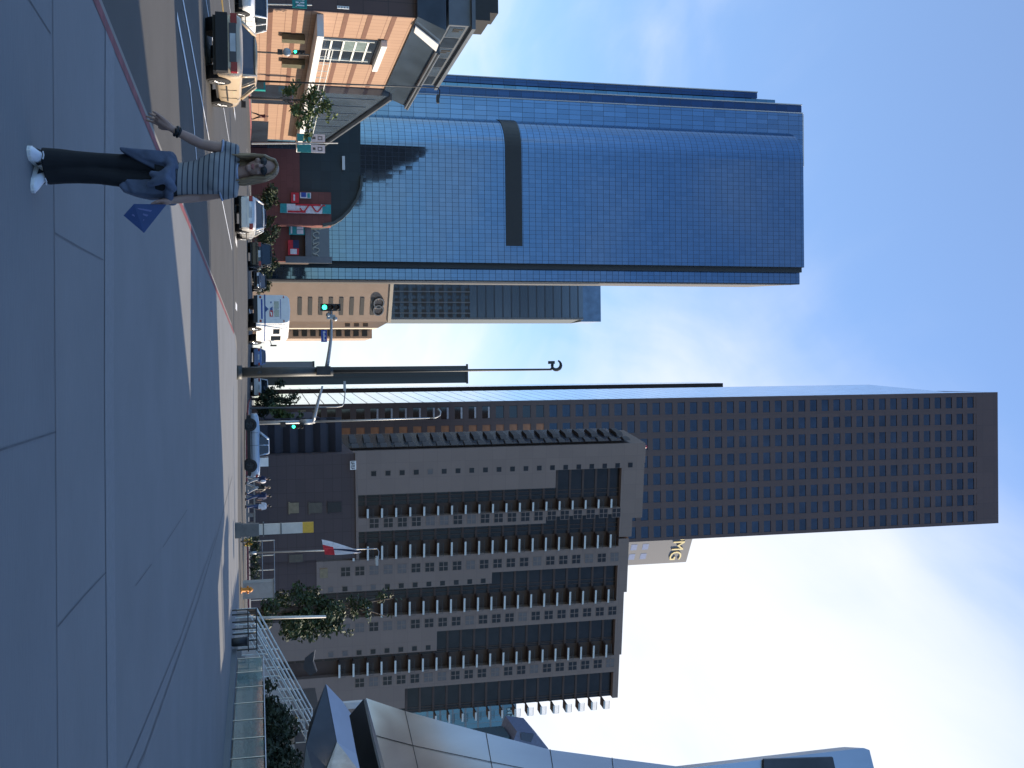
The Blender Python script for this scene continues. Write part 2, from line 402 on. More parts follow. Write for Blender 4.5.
c2 = N(nt, 'ShaderNodeTexNoise'); c2.inputs['Scale'].default_value = 3.4; c2.inputs['Detail'].default_value = 8; c2.inputs['Distortion'].default_value = 1.2; L(mp.outputs[0], c2.inputs['Vector'])
cl = mth(nt, 'ADD', mth(nt, 'MULTIPLY', c1.outputs[0], .75), mth(nt, 'MULTIPLY', c2.outputs[0], .25))
# a bank of thin bright cloud lies up the street to the right of it, thinning upward and to the left
dn = N(nt, 'ShaderNodeVectorMath', operation='DOT_PRODUCT'); L(tc.outputs['Generated'], dn.inputs[0]); dn.inputs[1].default_value = Vector((.45, .86, .22)).normalized()
bank = N(nt, 'ShaderNodeMapRange', interpolation_type='SMOOTHSTEP'); L(dn.outputs['Value'], bank.inputs[0]); bank.inputs[1].default_value = .80; bank.inputs[2].default_value = .975; bank.inputs[3].default_value = -.07; bank.inputs[4].default_value = .25
low = N(nt, 'ShaderNodeMapRange', interpolation_type='SMOOTHSTEP'); L(sx.outputs[2], low.inputs[0]); low.inputs[1].default_value = .10; low.inputs[2].default_value = .36; low.inputs[3].default_value = .12; low.inputs[4].default_value = 0
front = N(nt, 'ShaderNodeMapRange', interpolation_type='SMOOTHSTEP'); L(sx.outputs[1], front.inputs[0]); front.inputs[1].default_value = -.1; front.inputs[2].default_value = .7
cov = mth(nt, 'ADD', mth(nt, 'ADD', cl, bank.outputs[0]), mth(nt, 'MULTIPLY', low.outputs[0], front.outputs[0]))
fac = N(nt, 'ShaderNodeMapRange', interpolation_type='SMOOTHSTEP'); L(cov, fac.inputs[0]); fac.inputs[1].default_value = .40; fac.inputs[2].default_value = .84
tint = N(nt, 'ShaderNodeMix', data_type='RGBA', blend_type='MULTIPLY'); tint.inputs[0].default_value = 1; L(sky.outputs[0], tint.inputs[6]); tint.inputs[7].default_value = (1.02, 1.19, 1.40, 1)   # camera white balance
L(mixc(nt, mth(nt, 'ADD', mth(nt, 'MULTIPLY', fac.outputs[0], .84), mth(nt, 'MULTIPLY', front.outputs[0], .10)), tint.outputs[2], (5.6, 5.7, 5.95)), bg.inputs[0])
bg.inputs[1].default_value = .106
sc.view_settings.view_transform = 'Standard'; sc.view_settings.look = 'None'; sc.view_settings.exposure = .83; sc.view_settings.gamma = 1
sc.render.film_transparent = False
sc.cycles.max_bounces = 6; sc.cycles.glossy_bounces = 3; sc.cycles.diffuse_bounces = 3; sc.cycles.transmission_bounces = 4

# ------------------------------------------------------------------ ground, road, pavements
def frange(a, b, d):
    n = max(1, int(math.ceil((b-a)/d))); return [a+(b-a)*i/n for i in range(n+1)]
def sheet(name, ys, fl, fr, dx, dz, mt, skirt=0, mb=None, m=0, kind=True):
    B = mb or MB(); ys = sorted(set(ys)); nx = max(1, int(max(fr(y)-fl(y) for y in ys)/dx))
    rows = [[gp(fl(y)+(fr(y)-fl(y))*k/nx, y, dz) for k in range(nx+1)] for y in ys]
    B.grid(rows[::-1] if False else rows, m)
    o = len(B.f)
    if skirt:
        rim = rows[0]+[r[-1] for r in rows[1:]]+rows[-1][-2::-1]+[r[0] for r in rows[-2:0:-1]]
        n = len(rim); B.add(rim+[p-Vector((0,0,skirt)) for p in rim], [(i,n+i,n+(i+1)%n,(i+1)%n) for i in range(n)], m)
    if mb is not None: return None
    ob = B.build(name, mt, norm=False); return struct(ob) if kind else ob
KY = [10, 85, 120]
def kerb(y): return -4.3+.046*max(y, -40)
def ys_(a, b, d): return frange(a, b, d)+[k for k in KY if a < k < b]
B = MB(); xs = [-3000,-1200,-500,-200,-80,-40]+frange(-30, 30, 3)+[40,80,200,500,1200,3000]; yv = [-1500,-400,-100,-40]+ys_(0, 340, 12)+[420, 600, 1000, 2000, 4000]
B.grid([[gp(x, y, -.6) for x in xs] for y in yv]); struct(B.build('ground', 'earth'))
sheet('road', ys_(-60, 58, 2), lambda y: -26.2, lambda y: kerb(y)+6.5, 1.2, -.15, 'asphalt')
sheet('cross_street', ys_(58, 86, 2), lambda y: -150, lambda y: 150, 1.2, -.15, 'asphalt')
sheet('far_road', ys_(86, 254, 4), lambda y: -27.5, lambda y: 3, 1.2, -.15, 'asphalt')
def corner(y, y1, r):          # how far a kerb pulls back round a corner that ends at y1
    d = abs(y-y1); return 0 if d >= r else r-math.sqrt(max(0, r*r-(r-d)**2))
CE = 57.5
def nk(y): return kerb(min(y, 52))+corner(y, CE, 5.5)
near_ys = ys_(-60, 50, 1.5)+frange(50, CE, .5)
sheet('pavement', near_ys, nk, lambda y: 34, 1.0, 0, 'pavement', skirt=.3)
sheet('left_pavement', ys_(-60, 58, 2), lambda y: -60, lambda y: -26, 1.5, 0, 'pavement', skirt=.3)
sheet('far_left_pavement', ys_(86, 320, 4), lambda y: -62, lambda y: -27.3+(-1.5 if y < 87 else 0), 1.5, 0, 'pavement', skirt=.3)
sheet('far_right_pavement', frange(86, 92, .5)+ys_(92, 320, 4), lambda y: 2.4+corner(y, 86, 6) if y < 92 else 2.4, lambda y: 120, 1.5, 0, 'pavement', skirt=.3)
def strip(B, pts, w, dz, m=0, side=0):
    """a narrow painted or cast strip following the ground along a polyline (x, y)"""
    P = []
    for (x0, y0), (x1, y1) in zip(pts, pts[1:]):
        n = max(1, int(math.hypot(x1-x0, y1-y0)/1.2)); P += [(x0+(x1-x0)*i/n, y0+(y1-y0)*i/n) for i in range(n)]
    P.append(pts[-1]); rows = []
    for i, (x, y) in enumerate(P):
        a, b = P[max(i-1, 0)], P[min(i+1, len(P)-1)]; d = Vector((b[0]-a[0], b[1]-a[1])).normalized(); nx, ny = -d.y, d.x
        lo, hi = (-w/2, w/2) if side == 0 else ((0, w) if side > 0 else (-w, 0))
        rows.append([gp(x+nx*lo, y+ny*lo, dz), gp(x+nx*hi, y+ny*hi, dz)])
    B.grid([r[::-1] for r in rows]); 
    for k in range(len(rows)-1): B.m[-1-k] = m
# pavement joints, the pale cast band, the dark trail
def cross_line(y): return [(nk(y-.05*0)+.05, y+.05*0-.055*(nk(y))), (3, y-.055*3), (12, y-.055*12)]
B = MB()
strip(B, [(-3.85, 8.76+.2), (0, 8.76), (14, 8.05)], .016, .004, 0)
strip(B, [(-3.75, 12.10), (0, 11.68), (14, 11.0)], .62, .004, 1)
strip(B, [(-3.75, 11.77), (0, 11.35), (14, 10.67)], .02, .006, 0)
for p in ([(-1.12, 8.85), (-1.18, 11.4)], [(1.91, 8.7), (1.96, 11.3)], [(.44, 6.0), (.42, 8.75)], [(-2.6, 6.0), (-2.65, 8.8)], [(3.6, 5.5), (3.66, 8.5)],
          [(2.55, 13.6), (2.6, 15.4)], [(2.62, 17), (2.66, 22)], [(-2.4, 36.2), (12, 35.4)], [(5.9, 8.4), (6, 11)], [(-1.7, 46.5), (12, 46)]):
    strip(B, p, .014, .004, 0)
struct(B.build('pavement_joint', ['joint_dark', 'band_concrete']))
B = MB(); strip(B, [(4.45, 10.5), (4.85, 14.3), (5.1, 25), (5.0, 34), (4.5, 49)], .06, .006); strip(B, [(4.25, 10), (4.45, 13.5), (4.75, 20), (4.85, 33)], .03, .006)
tag(B.build('water_trail', 'trail_dark'), kind='structure')
# kerb paint, gutter, lane markings
B = MB(); strip(B, [(kerb(y)+.0, y) for y in frange(-30, 50, 2)], .14, .005, 0, side=-1)
for y in frange(-30, 49, 2): B.quad(gp(kerb(y)-.004, y, 0), gp(kerb(y)-.004, y, -.12), gp(kerb(y+2)-.004, y+2, -.12), gp(kerb(y+2)-.004, y+2, 0))
strip(B, [(14, 86.1), (60, 86.1)], .2, .005, 0, side=1)
for x in frange(13, 60, 2): B.quad(gp(x, 85.99, 0), gp(x, 85.99, -.14), gp(x+2, 85.99, -.14), gp(x+2, 85.99, 0))
for y in frange(92, 130, 2): B.quad(gp(2.395, y, 0), gp(2.395, y, -.14), gp(2.395, y+2, -.14), gp(2.395, y+2, 0))
cpts = [(2.4+corner(y, 86, 6), y) for y in frange(86, 92, .5)]
for (a, b), (c, d) in zip(cpts, cpts[1:]): B.quad(gp(a-.01, b-.005, 0), gp(a-.01, b-.005, -.14), gp(c-.01, d-.005, -.14), gp(c-.01, d-.005, 0))
strip(B, [(-27.4, 88), (-27.4, 150)], .25, .005, 0)
for y in frange(88, 150, 2): B.quad(gp(-27.29, y, 0), gp(-27.29, y, -.14), gp(-27.29, y+2, -.14), gp(-27.29, y+2, 0))
struct(B.build('kerb_paint', 'red_paint', norm=False))
B = MB(); strip(B, [(kerb(y)-.01, y) for y in frange(-30, 51, 2)], .45, -.142, 0, side=1)
strip(B, [(nk(y), y) for y in frange(52, CE, .5)]+[(3, CE), (40, CE)], .35, .005, 0, side=-1)
struct(B.build('gutter', 'gutter_concrete'))
B = MB()
strip(B, [(-9.9, 8), (-8.35, 22), (-7.95, 26), (-7.13, 33.5), (-6.68, 41), (-5.9, 51.4)], .13, -.138)
strip(B, [(-7.3, 22.5), (-6.75, 25.9), (-5.9, 27.2), (-5.35, 27.9)], .16, -.138)
strip(B, [(-10.67-.9, 22), (-10.67, 45.6), (-10.3, 56)], .12, -.138)
strip(B, [(-18, 10), (-17.6, 56)], .12, -.138); strip(B, [(-22, 10), (-21.6, 56)], .12, -.138)
for x in (-24, -20.6, -17.2, -13.8, -10.4, -7, -3.6): strip(B, [(x, 56.3), (x, 58.8)], .35, -.138)
strip(B, [(-5.5, 87), (-5.5, 118)], .12, -.138); strip(B, [(-18, 87), (-18, 118)], .12, -.138)
strip(B, [(4, 59.5), (60, 59.5)], .3, -.138); strip(B, [(5, 84), (60, 84)], .3, -.138)
struct(B.build('lane_marking', 'white_paint'))
B = MB(); strip(B, [(-15.6, 8), (-14.83, 44), (-13.64, 57)], .12, -.136); strip(B, [(-15.9, 8), (-15.13, 44), (-13.95, 57)], .12, -.136); strip(B, [(-13, 87), (-13, 120)], .12, -.136)
strip(B, [(6, 72), (70, 72)], .12, -.136)
struct(B.build('centre_line', 'yellow_paint'))
# ------------------------------------------------------------------ buildings
def wb(B, name, mt, root, smooth=False, norm=True, sub=None):
    """link a mesh given in world coordinates under a thing (or under a part of it)"""
    o = root.location; B.v = [(p[0]-o.x, p[1]-o.y, p[2]-o.z) for p in B.v]
    return B.build(name, mt, sub or root, smooth, norm=norm)
def share(me, name, parent, loc, rz=0):
    o = bpy.data.objects.new(name, me); C.objects.link(o); o.parent = parent; o.location = loc; o.rotation_euler = (0, 0, rz); return o
def wall_uv(B, pts, z0, z1, m=0, u0=0):
    """vertical skin through plan points, UV in metres"""
    u = u0
    for (x0, y0), (x1, y1) in zip(pts, pts[1:]):
        d = math.hypot(x1-x0, y1-y0)
        B.quad((x0,y0,z0), (x1,y1,z0), (x1,y1,z1), (x0,y0,z1), m, [(u,z0),(u+d,z0),(u+d,z1),(u,z1)]); u += d
    return u

# ---- blue glass skyscraper
def blue_tower():
    t = thing('glass_skyscraper', 'tall blue glass skyscraper with a rounded bay and a dark band across it', 'skyscraper', (-55, 300, -4))
    zb, zt = -6, 168.2
    # projecting rounded bay: flat front, quarter-round left end
    xr, xc, xl = -31.7, -64.5, -76.0
    pts = [(xl+1.2, 322), (xl, 314)]+[(xc+(xl-xc)*math.sin(a), 300+14*(1-math.cos(a))) for a in [PI/2*(1-k/14) for k in range(1, 15)]]+[(xr, 300)]
    B = MB(); wall_uv(B, pts, zb, zt); wb(B, 'rounded_bay', 'tower_glass', t, norm=False)
    B = MB(); B.add([(x, y, zt-.4) for x, y in pts]+[(xr, 322, zt-.4)], [tuple(range(len(pts)+1))]); wb(B, 'roof', 'grey_stone', t)
    B = MB(); B.box(xr-.05, xr+1.5, 301.5, 306, zb, zt); B.box(xr-.05, xr+.1, 300.02, 301.6, zb, zt); wb(B, 'reveal', 'dark_metal', t)
    B = MB(); wall_uv(B, [(xr+1.5, 303.5), (-26.9, 303.5)], zb, zt+.3); wb(B, 'side_bay', 'tower_glass', t, norm=False)
    B = MB(); B.prism([(-26.9, 303.4, zb), (-26.6, 303.7, zb), (-28.7, 340, zb), (-29.5, 340, zb)], (0, 0, zt+.3-zb)); wb(B, 'stone_edge', 'edge_stone', t)
    B = MB(); x0 = at(122, 514, 300).x
    z0, z1 = at(200, 505.5, 300).z, at(200, 522, 300).z
    bp = [(p[0]*1.0-.12*(1 if p[0] < xc else 0), p[1]-.12) for p in pts[2:]]; bp[-1] = (at(246, 514, 300).x, 299.88)
    B.grid([[(x, y, z) for x, y in bp] for z in (z0, z1)], 0, (0, .1, 0)); wb(B, 'dark_band', 'black', t)
    ztb = at(110, 802.5, 313).z; X_ = lambda u: at(u, 640, 313).x
    B = MB(); B.box(X_(105)+.2, X_(160), 313.2, 325, ztb, ztb+.5); B.box(-32, -26.9, 303.9, 310, zt+.3, zt+.55); wb(B, 'coping', 'pale_tower', t)
    # stepped slabs behind the bay, each with a pale fin on its corner
    def slab(x0, x1, yf, ztop, gl, fin, angled):
        B = MB(); pts = [(x0, yf+(4.5 if angled else 0)), (x1, yf)]
        wall_uv(B, [(x0, 345), pts[0], pts[1], (x1, 345)], zb, ztop); B.add([(x0,345,ztop),(pts[0][0],pts[0][1],ztop),(x1,yf,ztop),(x1,345,ztop)], [(0,1,2,3)])
        o = wb(B, 'glass_slab', gl, t, norm=False)
        if fin:
            B = MB(); B.box(x0-.15, x0+.15, pts[0][1]-.3, pts[0][1]+.3, zb, ztop+.1); wb(B, 'corner_fin', 'pale_tower', t, sub=o).location = (0, 0, 0)
    Y = 313
    def X(u): return at(u, 640, Y).x
    ztb = at(110, 802.5, Y).z
    slab(X(105), X(150), Y, ztb, 'tower_glass_plain', True, False)
    slab(X(95.5), X(105)-.5, Y+1, ztb+.2, 'tower_glass_dark_reflection', True, False)
    slab(X(85.5), X(95.5)-.5, Y+8, at(90, 775, Y+8).z, 'tower_glass_teal', False, False)
    slab(X(77.5), X(85.5)-.5, Y+9, at(80, 757, Y+9).z, 'tower_glass_dark_reflection', True, False)
    B = MB(); B.tube([(-37, 312, zt), (-37, 312, zt+3.5)], .12, 6); wb(B, 'mast', 'dark_metal', t)
    # pale base storey with a squiggle frieze
    B = MB(); za, zb2 = at(240, 311, 299).z, at(240, 329, 299).z
    B.box(at(222, 320, 298).x, at(263, 320, 298).x, 297.6, 299.9, -5, zb2); wb(B, 'base_storey', 'grey_stone', t)
    B = MB()
    for k in range(7):
        c = at(225+k*5.2, 316, 297.3); B.tube([c+Vector((math.cos(a)*.9, 0, math.sin(a*1.5+k)*.9)) for a in [i*.55 for i in range(9)]], .16, 5)
    wb(B, 'frieze', 'cream_stone', t)
blue_tower()

# ---- dark granite skyscraper behind the apartment block
def granite_tower():
    x0, x1, Y = 7.7, 47.4, 277; t = thing('granite_skyscraper', 'tallest dark brown granite skyscraper with a grid of square blue windows', 'skyscraper', (27, Y, -4))
    zt = 219.6
    B = MB(); nc = 8; p = (x1-x0)/nc*.985; ox = x0+.55
    for k in range(nc+1):
        a = x0 if k == 0 else ox+k*p-.85; b = x1 if k == nc else ox+k*p+.85-(0 if k else .1)
        B.box(a, b, Y, Y+.6, -5, 212.1)
    fl = 3.72; nf = 57
    for r in range(nf+1):
        for k in range(nc):
            a = ox+k*p+(.85 if k else .75); B.box(a, ox+(k+1)*p-.85, Y+.06, Y+.6, r*fl-.8, r*fl+.75)
    B.box(x0, x1, Y-.01, Y+.6, 212.1, zt)
    B.add([(x0+.05, Y+.6, -5), (x1, Y+.6, -5), (x1, Y+24, -5), (x0+.05, Y+46, -5), (x0+.05, Y+.6, zt), (x1, Y+.6, zt), (x1, Y+24, zt), (x0+.05, Y+46, zt)], [(0,3,2,1),(4,5,6,7),(0,1,5,4),(1,2,6,5),(2,3,7,6)])
    wb(B, 'wall', 'granite', t)
    B = MB(); wall_uv(B, [(x0-2.0, Y+46), (x0-.01, Y+.55)], -5, zt-14); B.quad((x0-2.0, Y+46, zt-14), (x0-.01, Y+.55, zt-14), (x0-.01, Y+.55, zt-1), (x0-.2, Y+14, zt-14), 0, [(0,0),(1,0),(1,3),(0,3)]); wb(B, 'mirror_side', 'side_glass', t, norm=False)
    B = MB(); B.box(x0-2.0, x0+.3, Y+46.1, Y+47, -5, zt-14); wb(B, 'rear_fin', 'granite_fin', t)
    def pane(nm, mt): 
        B = MB(); B.quad((-.02, 0, 0), (p-1.72, 0, 0), (p-1.72, 0, fl-1.57), (-.02, 0, fl-1.57)); return B.mesh(nm, mt)
    ms = {k: pane('window', k) for k in ('reflect_window', 'lower_window', 'amber_reflection_window')}
    bl = MB(); bl.box(.1, p-1.8, -.12, -.06, fl-2.15, fl-1.65); blm = bl.mesh('blind', 'blind_white')
    todo = []
    for r in range(nf):
        for k in range(nc):
            z = r*fl+.76; x = ox+k*p+.86
            if z > 211: continue
            if not ((k < 2 and r > 2) or z > 98): continue
            mt = 'reflect_window' if z > 77 or k > 1 else ('lower_window' if k == 0 else 'amber_reflection_window')
            todo.append((z, x, k, mt, r))
    todo.sort(); rest = MB()
    for i, (z, x, k, mt, r) in enumerate(todo):
        if i < 100:
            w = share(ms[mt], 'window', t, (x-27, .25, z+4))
            if k == 0 and z < 62 and r > 7: share(blm, 'blind', w, (0, 0, 0))
        else: rest.quad((x-.02, Y+.25, z), (x+p-1.72, Y+.25, z), (x+p-1.72, Y+.25, z+fl-1.57), (x-.02, Y+.25, z+fl-1.57))
    tag(wb(rest, 'window', 'reflect_window', t, norm=False), kind='stuff')
    # twin tower behind: a dark fin and a sliver of bright glass
    s = thing('slender_tower', 'dark sliver of a second granite tower left of the tallest skyscraper', 'skyscraper', (6, 420, -4))
    a, b = at(384.3, 640, 420).x, at(388.2, 640, 420).x; zt2 = at(386, 723, 420).z
    B = MB(); B.box(a, b+14, 420, 450, -5, zt2); wb(B, 'wall', 'granite_fin', s)
    B = MB(); wall_uv(B, [(at(382.8, 640, 449).x, 449), (a-.02, 420.4)], -5, zt2-2); wb(B, 'mirror_side', 'side_glass', s, norm=False)
granite_tower()

# ---- apartment block
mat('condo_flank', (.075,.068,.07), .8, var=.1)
def apartment():
    PHI = math.radians(8.5); P0 = at(447, 400, 200); t = thing('apartment_block', 'broad brown apartment block with stacked balconies and recessed dark window bays', 'apartment block', (P0.x, 200, 0), PHI)
    nrm = Vector((math.sin(PHI), -math.cos(PHI), 0)); ax = Vector((math.cos(PHI), math.sin(PHI), 0)); org = Vector((P0.x, 200, 0))
    def lx(u, v=500): return (hit(u, v, org, nrm)-org).dot(ax)
    def lz(u, v): return hit(u, v, org, nrm).z
    F = 2.7; top = lz(600, 626.5); ZB = -3; D = 13
    def fz(v, u): return lz(u, v)
    # segments across the facade: (u0, u1) solid walls; bays between
    wall = MB(); brown = MB(); glass = MB(); slabs = MB()
    topL = fz(648, 480)
    def bay(u0l, u0u, u1, vstep):
        """recess from u0 to u1; wider above vstep"""
        a, au, b = lx(u0l), lx(u0u), lx(u1); zs = fz(vstep, u0u); zt = top-2.2
        glass.box(au, b, 1.2, 1.5, zs, zt); glass.box(a, b, 1.2, 1.5, ZB, zs)
        if au < a: wall.box(au, a, 0, 1.5, ZB, zs)
        k = 0
        while k*F < zt:
            z = k*F
            if z > ZB: slabs.box(au if z > zs else a, b, 1.05, 1.2, z-.22, z+.22)
            k += 1
        for f in (.33, .66):
            slabs.box(a+(b-a)*f-.06, a+(b-a)*f+.06, 1.12, 1.2, ZB, zt)
        return a, au, b
    def solid(u0, u1, m=wall, y0=0): m.box(lx(u0), lx(u1), y0, 2, ZB, top-2.2)
    # corner wall, five bays, four wall piers
    solid(447, 472); bay(490, 472, 502, 556)
    brown.box(lx(502), lx(512.5), 1.3, 1.6, ZB, top-2.2)
    solid(512.5, 519); bay(525.5, 519, 538, 546); wall.box(lx(519), lx(519)+.01, 0, 2, ZB, top-2.2)
    brown.box(lx(538), lx(552.5), 1.3, 1.6, ZB, top-2.2); solid(552.5, 572)
    bay(583, 572, 594, 492); brown.box(lx(594), lx(608.5), 1.3, 1.6, ZB, top-2.2); solid(608.5, 627)
    bay(646, 627, 650.5, 437); brown.box(lx(650.5), lx(664), 1.3, 1.6, ZB, top-2.2); solid(664, 681)
    bay(700, 681, 708, 405); XR = lx(708)
    # parapets and upper volumes, stepping down to the right
    wall.box(lx(447), lx(524), .02, D, top-2.2, topL-.9); wall.box(lx(452), lx(470), 2, D, topL-.9, topL); wall.box(lx(524), lx(543), .02, D, top-2.2, topL-3); wall.box(lx(545), lx(600), .02, D, top-2.2, top); wall.box(lx(600), lx(664), .03, D, top-2.2, top-.6); wall.box(lx(664), XR, .04, D, top-2.2, top-1)
    wall.box(0.02, XR-.02, 2.05, D-.05, ZB, top-2.25)
    wall.build('wall', 'condo_wall', t, norm=True); brown.build('balcony_wall', 'condo_brown', t); slabs.build('slab_edge', 'condo_brown', t); glass.build('bay_window', 'bay_glass', t)
    # ribbed left flank: stacked angled bays
    rib = MB(); k = 1
    while k*F < topL-5:
        z = k*F; 
        for y0, y1, o in ((.2, 3.4, .35), (4.6, 10.5, .6)):
            rib.add([(-.03, y0, z), (-o, y0+1.0, z), (-o, y1-.6, z+.2), (-.03, y1, z+.2), (-.03, y0, z+1.3), (-o, y0+1.0, z+1.3), (-o, y1-.6, z+1.3), (-.03, y1, z+1.3)], [(0,3,2,1),(4,5,6,7),(0,1,5,4),(1,2,6,5),(2,3,7,6),(3,0,4,7)])
        k += 1
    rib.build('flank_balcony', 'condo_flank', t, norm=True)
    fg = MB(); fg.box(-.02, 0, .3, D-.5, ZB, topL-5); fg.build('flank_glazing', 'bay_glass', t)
    # balconies
    def balc(w, d):
        B = MB(); B.box(0, w, -d+.06, 1.3, .02, .30); me = B.mesh('balcony', 'condo_brown')
        R = MB(); R.box(0, w, -d-.02, -d+.055, 0, .36); sl_ = R.mesh('slab_edge', 'balcony_slab')
        R = MB(); R.box(0, w, -d-.03, -d+.03, 1.2, 1.27)
        for i in range(8): R.box(w*i/7-.02 if i else 0, w*i/7+.02, -d-.015, -d+.015, .361, 1.2)
        return me, sl_, R.mesh('railing', 'dark_metal')
    nb = 0
    for u0, u1, d in ((503, 511.8, .5), (538.6, 552, .9), (594.6, 608, .9), (651, 663.6, .9), (708, 716, 1.0)):
        a, b = lx(u0), lx(u1); me, sl_, rl = balc(b-a, d)
        vlo = {503: 360, 538.6: 338, 594.6: 365, 651: 335, 708: 425}[u0]
        for k in range(1, 40):
            z = k*F+.05
            if z < fz(vlo, u0) or z > top-3.4: continue
            o = share(me, 'balcony', t, (a, 0, z)); share(rl, 'railing', o, (0, 0, 0)); share(sl_, 'slab_edge', o, (0, 0, 0)); nb += 1
    # four-pane windows and the small square ones
    def win(w, h, n):
        B = MB(); B.box(-.08, w+.08, -.05, .0, -.08, 0); B.box(-.08, w+.08, -.05, 0, h, h+.08); B.box(-.08, 0, -.05, 0, 0, h); B.box(w, w+.08, -.05, 0, 0, h)
        if n: B.box(w/2-.06, w/2+.06, -.04, 0, 0, h); B.box(0, w, -.04, 0, h/2-.06, h/2+.06)
        P = MB(); P.quad((0, -.015, 0), (w, -.015, 0), (w, -.015, h), (0, -.015, h))
        return P.mesh('window', 'bay_glass'), P.mesh('window', 'blind_white_dim'), B.mesh('frame', 'condo_wall')
    mat('blind_white_dim', (.105,.095,.095), .5, var=.25, scale=.5)
    big = win(1.75, 1.7, 1); small = win(.95, .95, 0); rest = MB(); spots = []
    for u, vlo, kind in ((513.5, 362, 0), (559, 335, 0), (614, 335, 0), (667.5, 345, 0)):
        for k in range(1, 40):
            z = k*F+.65
            if fz(vlo, u) < z < top-3: spots.append((0, lx(u), z))
    for u, vlo, vhi in ((467, 362, 636), (577.5, 322, 489), (640, 326, 434)):
        for k in range(1, 40):
            z = k*F+.9
            if fz(vlo, u) < z < fz(vhi, u): spots.append((1, lx(u), z))
    spots.sort(key=lambda s: (s[0], s[2]))
    for i, (kd, x, z) in enumerate(spots):
        s = small if kd else big
        if i < 100:
            o = share(s[1] if random.random() < .25 else s[0], 'window', t, (x, 0, z)); share(s[2], 'frame', o, (0, 0, 0))
        else: rest.quad((x, -.02, z), (x+.95, -.02, z), (x+.95, -.02, z+.95), (x, -.02, z+.95))
    tag(rest.build('small_window', 'bay_glass', t), kind='stuff')
    B = MB(); c = (lx(460), 8, topL); B.tube([c, (c[0], 8, topL+2)], .1, 6); B.ell((c[0], 8, topL+2.2), (.4, .4, .4)); B.build('roof_beacon', 'tail_red', t, True)
    B = MB(); c = (lx(546), 6, top-.5); B.tube([c, (c[0], 6, top+1.2)], .15, 6); B.ell((c[0], 5.6, top+1.6), (.8, .25, .8)); B.build('satellite_dish', 'white_car', t, True)
apartment()

# ---- brown podium and its low blue-grey wing
def podium():
    t = thing('parking_podium', 'windowless brown podium below the apartment block with three small openings', 'parking garage', (14, 95, 0))
    x0, x1, x2 = at(455, 300, 95).x, at(561, 300, 95).x, at(606, 300, 95).x; z1, z2 = at(500, 355.5, 95).z, at(590, 317, 95).z
    B = MB(); B.box(x0, x1, 95, 130, -1, z1); B.box(x1, x2, 95.3, 130, -1, z2); wb(B, 'wall', 'podium_wall', t)
    B = MB(); B.box(x0-.1, x1+.1, 94.85, 95.3, z1, z1+.22); wb(B, 'coping', 'condo_wall', t)
    w = MB(); xl = at(424, 300, 99).x
    w.box(xl, x0-.02, 98, 130, -1, at(440, 345, 98).z-1.4)
    for k in range(5): w.prism([(xl-.6+0*k, 97.4, 3.1+1.35*k), (x0-.02, 97.4, 3.1+1.35*k), (x0-.02, 98.3, 2.2+1.35*k), (xl-.6, 98.3, 2.2+1.35*k)], (0, 0, .55))
    wb(w, 'scalloped_wing', 'podium_blue', t)
    for v0, v1, u0, u1, m in ((290, 299, 503, 513, 'brown_pale'), (310, 322, 503, 513, 'brown_dim'), (329, 341.5, 502.5, 512, 'black')):
        a, b = at(u0, v0, 94.9), at(u1, v1, 94.9); B = MB(); B.box(a.x, b.x, 94.93, 95.05, a.z, b.z); B.box(a.x-.08, b.x+.08, 94.9, 95.02, a.z-.14, a.z); wb(B, 'window', m, t)
    for v0, v1, u0, u1, m in ((289, 303, 555, 562, 'brown_dim'), (320, 328, 569, 578, 'brown_pale')):
        a, b = at(u0, v0, 94.9), at(u1, v1, 94.9); B = MB(); B.box(min(a.x,b.x), max(a.x,b.x), 94.93, 95.35, a.z, b.z); wb(B, 'vent', m, t)
    s = thing('wall_sign', 'small white sign on the top left corner of the brown podium', 'sign', at(465, 350.5, 94.6)); a, b = at(461, 350, 94.6), at(469.5, 355, 94.6)
    B = MB(); B.box(a.x, b.x, 94.5, 94.6, a.z, b.z+.1); wb(B, 'board', 'white_paint', s)
    B = MB()
    for k in range(5): 
        x = a.x+.06+k*.14; B.box(x, x+.05, 94.47, 94.5, a.z+.08, b.z-.02); B.box(x, x+.1, 94.47, 94.5, a.z+.08+.12*(k % 3), a.z+.13+.12*(k % 3))
    wb(B, 'lettering', 'navy_car', s)
mat('brown_pale', (.20,.16,.10), .6); mat('brown_dim', (.085,.072,.055), .6)  # two flat browns for the podium openings
podium()

# ---- pale office tower peeping out, with its sign
def pale_tower():
    xr = at(563.5, 660, 350).x; xl = xr-46; zt = at(562, 686, 350).z; PH = math.radians(33)
    t = thing('pale_office_tower', 'light grey office tower peeping out right of the granite skyscraper with a sign on top', 'office tower', (xr, 350, -4), PH)
    B = MB(); B.box(-17, 0, 0, 9, -1, zt+4); B.build('wall', 'pale_tower_wall', t)
    pm = MB(); pm.quad((0,0,0), (2.6,0,0), (2.6,0,2.2), (0,0,2.2)); me = pm.mesh('window', 'pale_window')
    for r in range(8):
        for k in range(3): share(me, 'window', t, (-5.2-k*4.4, -.03, zt-14-r*4.2))
    put_text('KPMG', 6.2, 'lettering', 'gold_letter', t, (-9.5, -.15, zt-1.0), depth=.1)
pale_tower()

